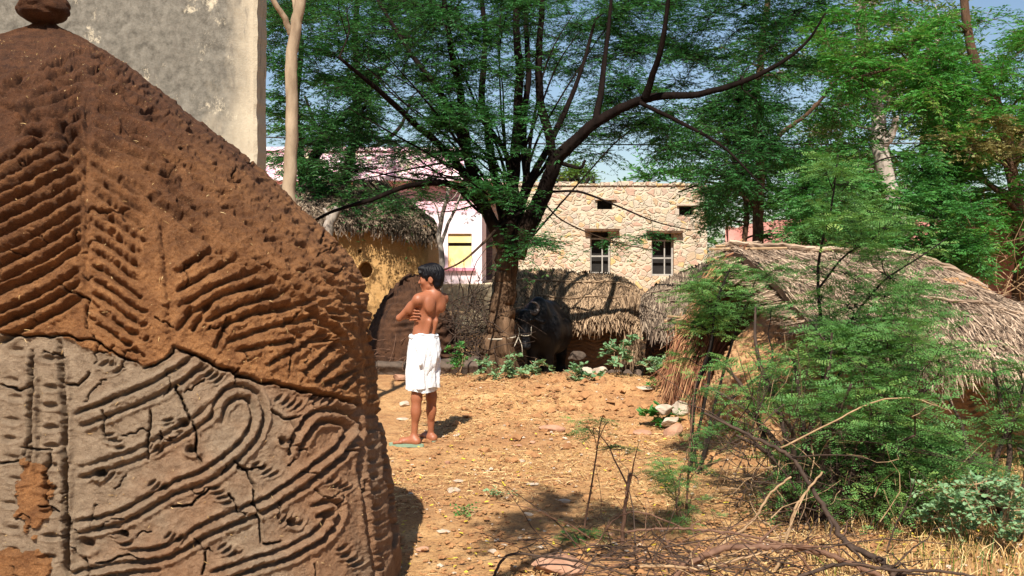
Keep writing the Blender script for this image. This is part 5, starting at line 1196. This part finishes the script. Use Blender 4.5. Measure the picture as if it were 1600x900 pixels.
    # round-leaved plants
    def herb(label, px_, py_, Y, w, h, n, size, seed, mat='leaf_pale', twigs=7, nst=5):
        r = np.random.default_rng(seed); b = P(px_, py_, Y); b[2] = float(gz(b[0], b[1])); L = []
        for k in range(nst):
            t = b+[r.normal(0, w*.35), r.normal(0, w*.3), h*(.6+.4*r.random())]; L.append([(*(b+[r.normal(0, .02), 0, -.02]), .006), (*(b*.5+t*.5+[r.normal(0, .02), 0, 0]), .0045), (*t, .003)])
        pads = [(*(b+[r.normal(0, w*.45), r.normal(0, w*.35), h*(.25+.75*r.random())]), .13) for _ in range(n)]
        return plant('leafy_weed', label, 'plant', b, L, pads, MT[mat], MT['twig_pale'], seed, group='leafy weeds', twigs=twigs, tl=.35, br=.004, up=.1, limb_sides=5, trunk_name='stem', parts=('twigs', 'leaves'), m_=6, kind='broad', size=size, pw=.85, tw=.002, droop=.2, pad_r=.13)
    herb('bushy round-leaved weed at the foot of the roped tree', 785, 618, 11.6, .40, .26, 13, .044, 101)
    herb('short round-leaved weed in front of the buffalo legs', 832, 600, 11.9, .22, .20, 6, .042, 102)
    herb('low round-leaved weed by the two pale stones on the bank', 905, 612, 11.3, .34, .22, 9, .044, 103)
    herb('tallest round-leaved weed standing alone before the low patterned store', 962, 602, 11.7, .28, .55, 9, .050, 104, nst=3)
    herb('pale round-leaved weed before the darker thatched store', 1024, 600, 11.6, .26, .28, 9, .040, 105)
    herb('spreading weed at the left foot of the big store', 1058, 612, 10.9, .30, .30, 11, .040, 106, mat='leaf_mid')
    herb('small two-leaved seedling beside the heap of stones', 1028, 668, 9.2, .12, .16, 5, .055, 107, mat='leaf_mid', nst=2)
    herb('slender pale green weed before the dark ribbed mound', 714, 594, 11.9, .10, .40, 9, .036, 108, mat='leaf_mid', nst=2)
    herb('large pale round-leaved weed in the bottom right corner', 1560, 880, 5.3, .42, .42, 26, .030, 109, twigs=8)
    herb('pale round-leaved weed left of the corner weed', 1500, 850, 5.5, .22, .22, 9, .032, 110)
    herb('pale creeper weed under the shrub at the right margin', 1600, 790, 5.6, .25, .35, 10, .032, 111)
    herb('tiny green sprout on the bare sand near the carved mound', 727, 808, 6.1, .04, .05, 2, .020, 112, mat='leaf_mid', nst=2)
    herb('tiny grey-green sprout at the edge of the ground shadow', 783, 783, 6.5, .04, .04, 2, .022, 113, mat='leaf_pale', nst=2)
    # saplings
    def sapling(label, Y, pts, r0, boxes, seed, mat='leaf_blue', tw=9, lm=7):
        return plant('sapling', label, 'sapling', P(*pts[0], Y), [limb(Y, p_, r0*f_, .0025) for p_, f_ in ([(pts, 1)] if not isinstance(pts[0][0], tuple) else [(q_, 1) for q_ in pts])],
            pix_pads(boxes, seed, (.10, .16)), MT[mat], MT['twig_red'], seed, twigs=tw, tl=.5, br=.003, up=.05, limb_sides=6, trunk_name='stem', parts=('twigs', 'leaves'), m_=lm, size=.036, q=2, pl=.040, pw=.013, comb=4, tw=.0015, droop=.4, pad_r=.13)
    sapling('thin leaning sapling with a few drooping feathery leaves at the middle of the ground', 5.7, [(912,862),(914,820),(924,760),(932,710),(938,664),(942,650)], .0075, [(915,960,650,672,5.6,5.8,3),(960,990,685,705,5.6,5.8,2)], 121, tw=5)
    sapling('dark straight sapling left of the sprawling shrub', 5.9, [(1068,880),(1072,800),(1078,700),(1084,620),(1090,585)], .010, [(1070,1110,600,700,5.8,6.0,5),(1060,1100,700,800,5.8,6.0,3)], 122, tw=5)
    sapling('leafy short sapling just left of the dark straight one', 5.8, [(1068,850),(1058,800),(1055,760),(1045,725)], .005, [(1030,1068,710,770,5.7,5.9,7),(1040,1070,770,820,5.7,5.9,3)], 123, tw=7)
    sapling('small feathery green seedling in the lower shade', 5.5, [(905,850),(900,838),(897,830)], .003, [(885,910,828,842,5.4,5.6,3)], 124, mat='leaf_mid', tw=5)
front_shrubs()

# ------------------------------------------------------------------ dead branches in the lower right
def branch(label, pts, Y, r0, r1, mat, seed, kids=3, group='dead branches heaped at the lower right', dY=0, name='dead_branch', cat='branch'):
    r = np.random.default_rng(seed); g = Geo(); lb = np.array(limb(Y, pts, r0, r1, dY)); lb[:, 1] += 0
    p = smooth_path(lb, 8); n = len(p); p[:, :3] += .35*p[:, 3:4]*r.normal(0, 1, (n, 3)); g.tube(p[:, :3], p[:, 3], 9, jit=.06)
    for k in range(kids):
        i = r.integers(int(n*.3), n-2); t = norm(p[i+1, :3]-p[i-1, :3]); d = norm(t+r.normal(0, .6, 3)+[0, 0, .25]); L = .12+.35*r.random(); a = p[i, :3]; q = []
        for s_ in np.linspace(0, 1, 6): q.append(a+d*L*s_+r.normal(0, .012, 3)*s_-UP*.06*s_*s_)
        g.tube(q, np.linspace(p[i, 3]*.6, .0018, 6), 6)
    o = g.build(name, MT[mat], smooth=True); return tag(o, label, cat, group)
branch('long reddish branch lying in the bottom foreground and forking to the right', [(1030,925),(1075,882),(1130,857),(1190,854),(1250,855),(1310,872),(1370,898),(1420,930)], 4.7, .016, .012, 'twig_red', 1, 4)
branch('dark thick branch bending down from the middle of the shrub', [(1100,645),(1170,680),(1232,712),(1262,752),(1292,800),(1322,848),(1372,874),(1420,910)], 5.3, .007, .017, 'twig_dark', 2, 5, dY=-.6)
branch('pale crooked branch with its tip raised against the shrub', [(1235,745),(1205,770),(1180,810),(1150,835),(1100,872),(1060,905)], 5.1, .005, .009, 'twig_pale', 3, 2)
branch('pale upright branch crossing the reddish one', [(1285,738),(1262,765),(1240,800),(1228,850),(1208,900)], 5.0, .005, .009, 'twig_pale', 4, 3)
branch('pale forked twig below the reddish branch', [(1000,885),(1040,884),(1100,888),(1160,872),(1200,862)], 4.6, .008, .005, 'twig_pale', 5, 3)
branch('arched dark twig at the left end of the heap', [(768,908),(782,880),(800,866),(840,868),(900,876),(960,892),(1000,905)], 4.9, .007, .005, 'twig_dark', 6, 3)
branch('bare upright grey-red stick beside the leaning sapling', [(975,880),(973,840),(978,790),(981,760),(984,738)], 5.5, .013, .008, 'twig_red', 7, 3, group=None)
branch('brown twig running flat across the top of the heap', [(980,830),(1050,826),(1120,830),(1190,842),(1280,868)], 4.9, .006, .006, 'twig_red', 8, 4)
branch('slanting brown twig between the heap and the bare stick', [(905,842),(930,850),(960,812),(1000,800),(1070,826)], 5.2, .004, .004, 'twig_red', 9, 2)
branch('dark branch at the bottom edge right of the heap', [(1240,905),(1310,882),(1400,890),(1470,892),(1540,905)], 4.6, .010, .006, 'twig_dark', 10, 3)
branch('short stub branch broken off near the bottom edge', [(1372,872),(1385,885),(1400,905)], 4.7, .013, .012, 'twig_dark', 11, 1)
branch('long thin pale whip arching over the middle of the shrub', [(1220,700),(1300,660),(1360,630),(1420,622),(1480,640)], 5.4, .005, .003, 'twig_pale', 12, 2)
branch('thin dark whip rising through the left side of the shrub', [(1270,840),(1240,760),(1190,700),(1150,670),(1100,640),(1060,628)], 5.7, .006, .003, 'twig_dark', 13, 3)
branch('thin upright dark twig in the dry grass at the right', [(1385,865),(1400,820),(1420,780),(1432,740)], 5.2, .005, .002, 'twig_dark', 14, 3)

def brush():
    r = np.random.default_rng(77)
    def tangle(n, box, Y0, Y1, L, rad, mat, name, label, cat, flat=.5):
        g = Geo()
        for k in range(n):
            Y = Y0+(Y1-Y0)*r.random(); a = P(box[0]+(box[1]-box[0])*r.random(), box[2]+(box[3]-box[2])*r.random(), Y); a[2] = max(a[2], float(gz(a[0], a[1]))+.004); d = norm(r.normal(0, 1, 3)*[1, .7, flat]); l = L*(.4+r.random()); q = [a]
            for i in range(5):
                d = norm(d+r.normal(0, .22, 3)); nx = q[-1]+d*l/5; nx[2] = max(nx[2], float(gz(nx[0], nx[1]))+.005); q.append(nx)
            g.tube(q, np.linspace(rad*(.6+.7*r.random()), rad*.3, 6), 5, cap=False)
        o = g.build(name, MT[mat]); tag(o, label, cat, None, 'stuff')
    tangle(130, (800,1330,850,930), 4.4, 5.6, .55, .0038, 'twig_dark', 'brushwood', 'tangle of fine dark twigs heaped under the dead branches', 'brushwood', .22)
    tangle(75, (900,1330,840,920), 4.5, 5.5, .5, .0036, 'twig_red', 'brushwood', 'tangle of fine brown twigs among the dead branches', 'brushwood', .22)
    tangle(240, (1140,1440,620,850), 5.6, 6.4, .5, .0036, 'twig_dark', 'brushwood', 'thin dark dead twigs inside the sprawling shrub', 'brushwood', .9)
    tangle(70, (1140,1440,640,850), 5.5, 6.2, .5, .003, 'twig_pale', 'brushwood', 'thin pale dead twigs inside the sprawling shrub', 'brushwood', .9)
    tangle(210, (695,765,470,592), 12.9, 13.5, .7, .008, 'twig_dark', 'brushwood', 'dark brushwood stacked between the ribbed mound and the roped tree', 'brushwood', .9)
    tangle(24, (585,650,530,585), 12.4, 12.6, .7, .005, 'twig_red', 'brushwood', 'loose sticks leaning before the dark ribbed mound', 'brushwood', .3)
    tangle(60, (690,760,440,540), 13.6, 14.4, .8, .006, 'twig_pale', 'brushwood', 'pale thin twigs in front of the beige plinth', 'brushwood', .9)
    tangle(70, (1480,1600,330,480), 12.5, 13.6, .9, .007, 'twig_pale', 'brushwood', 'pale dry twigs hanging before the red brick wall', 'brushwood', .8)
brush()

# ------------------------------------------------------------------ straw, leaves, crumbs, grass and stones on the ground
def litter():
    r = np.random.default_rng(99)
    def sow(n, x0, x1, y0, y1, pw=1.6):
        Y = y0+(y1-y0)*r.random(n)**pw; X = x0+(x1-x0)*r.random(n); ok = X < Y*.56; return X[ok], Y[ok]
    def straw(n, L, w, mat, label, cl):
        X, Y = sow(n, -1.0, 4.2, 4.6, 12.2); k = fbm(X*1.3, Y*1.3, 3, 5)+cl > 0; X, Y = X[k], Y[k]; m_ = len(X)
        a = r.random(m_)*6.28; l = L*(.3+r.random(m_)); d = np.stack([np.cos(a), np.sin(a)], -1); ks = []
        for t in (-.5, 0, .5):
            x = X+d[:, 0]*l*t; y = Y+d[:, 1]*l*t; ks.append(np.stack([x, y, gz(x, y)+.012+.008*r.random(m_)+(.006 if t == 0 else 0)], -1))
        g = Geo(); g.ribbons(np.stack(ks, 1), w*(.5+r.random(m_)), norm(r.normal(0, .4, (m_, 3))+UP)); o = g.build('straw_litter', MT[mat]); tag(o, label, 'straw', None, 'stuff')
    straw(26000, .055, .0035, 'straw_gold', 'short golden straw scattered over the sandy ground', .12)
    straw(2600, .22, .004, 'straw_gold', 'long loose straws lying on the sandy ground', .05)
    straw(9000, .035, .005, 'reed_red', 'brown chaff scattered over the sandy ground', .0)
    def crumbs(n, size, mat, label, name, box=( -1.0, 4.2, 4.6, 12.4), clod=False):
        X, Y = sow(n, *box, 1.4); 
        if clod: k = np.exp(-((X-.9)/1.3)**2-((Y-10.2)/1.5)**2) > r.random(len(X)); X, Y = X[k], Y[k]
        m_ = len(X); s_ = size*(.35+r.random(m_)**2*1.3); base = np.array([(1,0,0),(0,1,0),(-1,0,0),(0,-1,0),(0,0,.75),(.6,.6,.4),(-.6,.5,.45),(-.5,-.6,.4),(.6,-.5,.5)], float)
        V = base[None]*(1+r.normal(0, .22, (m_, 9, 3)))*s_[:, None, None]*np.array([1, 1, .8]); a = r.random(m_)*6.28; c_, q = np.cos(a)[:, None], np.sin(a)[:, None]
        V = np.stack([V[..., 0]*c_-V[..., 1]*q+X[:, None], V[..., 0]*q+V[..., 1]*c_+Y[:, None], V[..., 2]+gz(X, Y)[:, None]-s_[:, None]*.1+.01], -1)
        T = np.array([(0,5,1),(0,4,5),(5,4,1),(1,6,2),(1,4,6),(6,4,2),(2,7,3),(2,4,7),(7,4,3),(3,8,0),(3,4,8),(8,4,0)]); b = (np.arange(m_)*9)[:, None, None]
        g = Geo(); g.add(V.reshape(-1, 3), None, (b+T[None]).reshape(-1, 3)); o = g.build(name, mat, smooth=False); tag(o, label, 'soil' if name == 'earth_crumbs' else 'gravel', None, 'stuff')
    em = m_simple('earth_crumb', (.22,.10,.045), (.44,.235,.10), 3, .95, .8, .01)
    crumbs(9000, .014, em, 'small earth crumbs scattered over the ground', 'earth_crumbs'); crumbs(5000, .045, em, 'dug-up clods of orange earth on the low bank', 'earth_crumbs', clod=True)
    crumbs(900, .012, MT['stone_pale'], 'tiny pale gravel scattered over the ground', 'gravel')
    X, Y = sow(420, -1.0, 3.4, 4.8, 9); g = Geo(); n = len(X); p = np.stack([X, Y, gz(X, Y)+.018], -1); a = r.random(n)*6.28
    broad(g, p, norm(np.stack([np.cos(a), np.sin(a), r.normal(0, .15, n)], -1)), .022+.02*r.random(n), .010+.008*r.random(n), r.random(n), r)
    o = g.build('fallen_leaves', m_leaf('fallen_leaf', (.45,.34,.04), (.72,.58,.06), None, trans=.1)); tag(o, 'small yellow fallen leaves on the sand', 'leaves', None, 'stuff')
    # dry grass at the lower right
    n = 9000; X = 1.1+3.*r.random(n); Y = 4.5+3.2*r.random(n); k = (X > .30*Y+.15*fbm(X*2, Y*2, 2, 1)) & (fbm(X*2.2, Y*2.2, 3, 8) > -.25); X, Y = X[k], Y[k]; n = len(X); h = .04+.10*r.random(n)**1.5; a = r.random(n)*6.28
    b0 = np.stack([X, Y, gz(X, Y)], -1); d = np.stack([np.cos(a), np.sin(a), 0*a], -1)*(h*.6*r.random(n))[:, None]; sel = r.random(n) < .22
    for msk, mt, lab in ((~sel, 'straw_gold', 'dry yellow grass under the shrubs at the lower right'), (sel, 'leaf_yellow', 'green grass blades among the dry grass at the lower right')):
        g = Geo(); q = b0[msk]; dd = d[msk]; hh = h[msk][:, None]*UP; g.ribbons(np.stack([q, q+dd*.4+hh*.6, q+dd*1.3+hh], 1), .0035+.002*r.random(len(q)), norm(r.normal(0, 1, (len(q), 3))*[1, 1, .2])); o = g.build('grass', MT[mt]); tag(o, lab, 'grass', None, 'stuff')
litter()

def stone(label, px_, py_, sx, sy, sz, mat, seed, Y=None, group=None, name='stone', tilt=0., lift=.25):
    D = Y or CAM_H*F/(py_-HZ); p = P(px_, py_, D)
    if Y is None:
        p[2] = float(gz(p[0], p[1]))
    r = np.random.default_rng(seed); u, v = np.meshgrid(np.linspace(0, 2*np.pi, 28, endpoint=False), np.linspace(.03, 3.11, 18), indexing='ij'); d = np.stack([np.sin(v)*np.cos(u), np.sin(v)*np.sin(u), np.cos(v)], -1)
    k = np.ones(u.shape)
    for _ in range(9):   # chip flat faces
        nv = norm(r.normal(0, 1, 3)); k = np.minimum(k, (.52+.34*r.random())/np.maximum(d@nv, .05))
    k = k*(1+.05*fbm(u*2, v*3, 2, seed)); V = d*k[..., None]*np.array([sx, sy, sz])/2; c_, s_ = math.cos(tilt), math.sin(tilt)
    V = np.stack([V[..., 0]*c_-V[..., 2]*s_, V[..., 1], V[..., 0]*s_+V[..., 2]*c_], -1)
    g = Geo(); g.grid(V+p+[0, 0, sz*lift], closed_u=True); o = g.build(name, MT[mat]); return tag(o, label, 'stone', group)
SP = 'stones lying on the bank and sand'
stone('brown broken stone on the bank left of the boy', 624, 614, .17, .14, .11, 'stone_red', 1, group=SP)
stone('white stone just left of the boy\'s calf', 633, 644, .12, .1, .08, 'stone_pale', 2, group=SP)
stone('flat pale stone by the boy\'s shin', 630, 661, .13, .1, .03, 'stone_pale', 3, group=SP)
stone('flat pale stone on open sand halfway between the carved mound and the shadow', 707, 771, .11, .12, .035, 'stone_pale', 4, group=SP)
stone('rounded whitish stone above the flat pale one on open sand', 716, 757, .09, .08, .03, 'stone_pale', 5, group=SP)
stone('small pale stone farther right on the open sand', 832, 763, .09, .07, .02, 'stone_pale', 6, group=SP)
stone('pale flat stone near the bottom beside the carved mound', 692, 832, .09, .06, .02, 'stone_pale', 7, group=SP)
stone('long brown clod of stone in the middle of the bank', 861, 680, .26, .10, .08, 'stone_red', 8, group=SP)
stone('pale stone among the weeds on the bank, the larger of the pair', 915, 612, .20, .15, .13, 'stone_pale', 9, group=SP)
stone('pale stone among the weeds on the bank, the whiter of the pair', 938, 610, .19, .15, .15, 'stone_pale', 10, group=SP)
stone('upright pinkish stone leaning at the front of the stone heap', 1052, 684, .17, .12, .21, 'stone_red', 11, tilt=-.5, group='stones heaped before the big store')
stone('pale block on top of the stone heap', 1038, 640, .19, .15, .10, 'stone_pale', 12, Y=9.1, lift=0, group='stones heaped before the big store')
stone('pale slab in the middle of the stone heap', 1046, 657, .18, .14, .09, 'stone_pale', 13, Y=9.0, lift=0, tilt=.4, group='stones heaped before the big store')
stone('flat stone at the left foot of the stone heap', 1005, 682, .20, .14, .06, 'stone_red', 14, group='stones heaped before the big store')
stone('small grey stone behind the stone heap', 1064, 638, .18, .2, .15, 'stone_pale', 15, Y=9.3, lift=0, group='stones heaped before the big store')
stone('flat slab on the bank left of the stone heap', 1003, 628, .28, .2, .05, 'stone_pale', 16, group=SP)
stone('reddish stone at the very bottom edge under the twigs', 878, 896, .34, .22, .10, 'stone_red', 17, group=SP)
stone('white stone lying on the right end of the big thatched roof', 1545, 462, .09, .08, .10, 'stone_pale', 18, Y=8.75)
stone('dark stone under the low store beside the buffalo', 900, 560, .30, .2, .16, 'stone_dark', 19, Y=14.6)
rr_ = np.random.default_rng(8)
for k in range(14):
    stone('small rubble stone half buried in the sand', 640+rr_.random()*400, 640+rr_.random()*230, .05+.04*rr_.random(), .05, .03, ['stone_pale', 'stone_red'][k % 2], 40+k, group='half buried rubble')
for k in range(9):
    stone('dark rubble stone at the shaded foot of the low store', 880+k*14+rr_.random()*8, 588, .16+.1*rr_.random(), .16, .13, 'stone_dark', 60+k, Y=14.0+rr_.random()*.5, group='dark rubble behind the bank')

# power cable across the right half
g = Geo(); xs = np.linspace(-9, 14, 60); zc = CAM_H+(HZ-224)/F*18
g.tube(np.stack([xs, 18+0*xs+(xs*.02), zc+.0022*(xs-3)**2-.02], -1), .012, 6, cap=False); o = g.build('power_cable', MT['twig_dark']); tag(o, 'thin dark cable strung across the right-hand trees', 'cable')

# tree standing behind the camera whose bough throws the shade on the near ground
plant('shade_tree', 'tree behind the viewer whose leafy bough shades the near ground', 'tree', (-2.2, -2.2, 0),
    [[(-2.2,-2.2,-.1,.2),(-2.1,-2.1,1.6,.16),(-1.9,-1.7,3.,.13),(-1.5,-.8,4.0,.10),(-.9,.6,4.7,.06),(-.2,1.6,4.9,.03)], [(-1.9,-1.7,3.,.1),(-2.3,-1.2,4.,.07),(-2.6,-.2,4.9,.04)]],
    [(x_, y_, z_, .45) for x_, y_, z_ in [(-.55,1.9,4.75),(-.2,2.0,4.75),(.1,1.9,4.75),(-.35,2.35,4.8)]], MT['leaf_dark'], MT['bark_brown'], 91, twigs=24, br=.02, m_=9, size=.05, q=2, pl=.06, pw=.02, tw=.004, pad_r=.45)
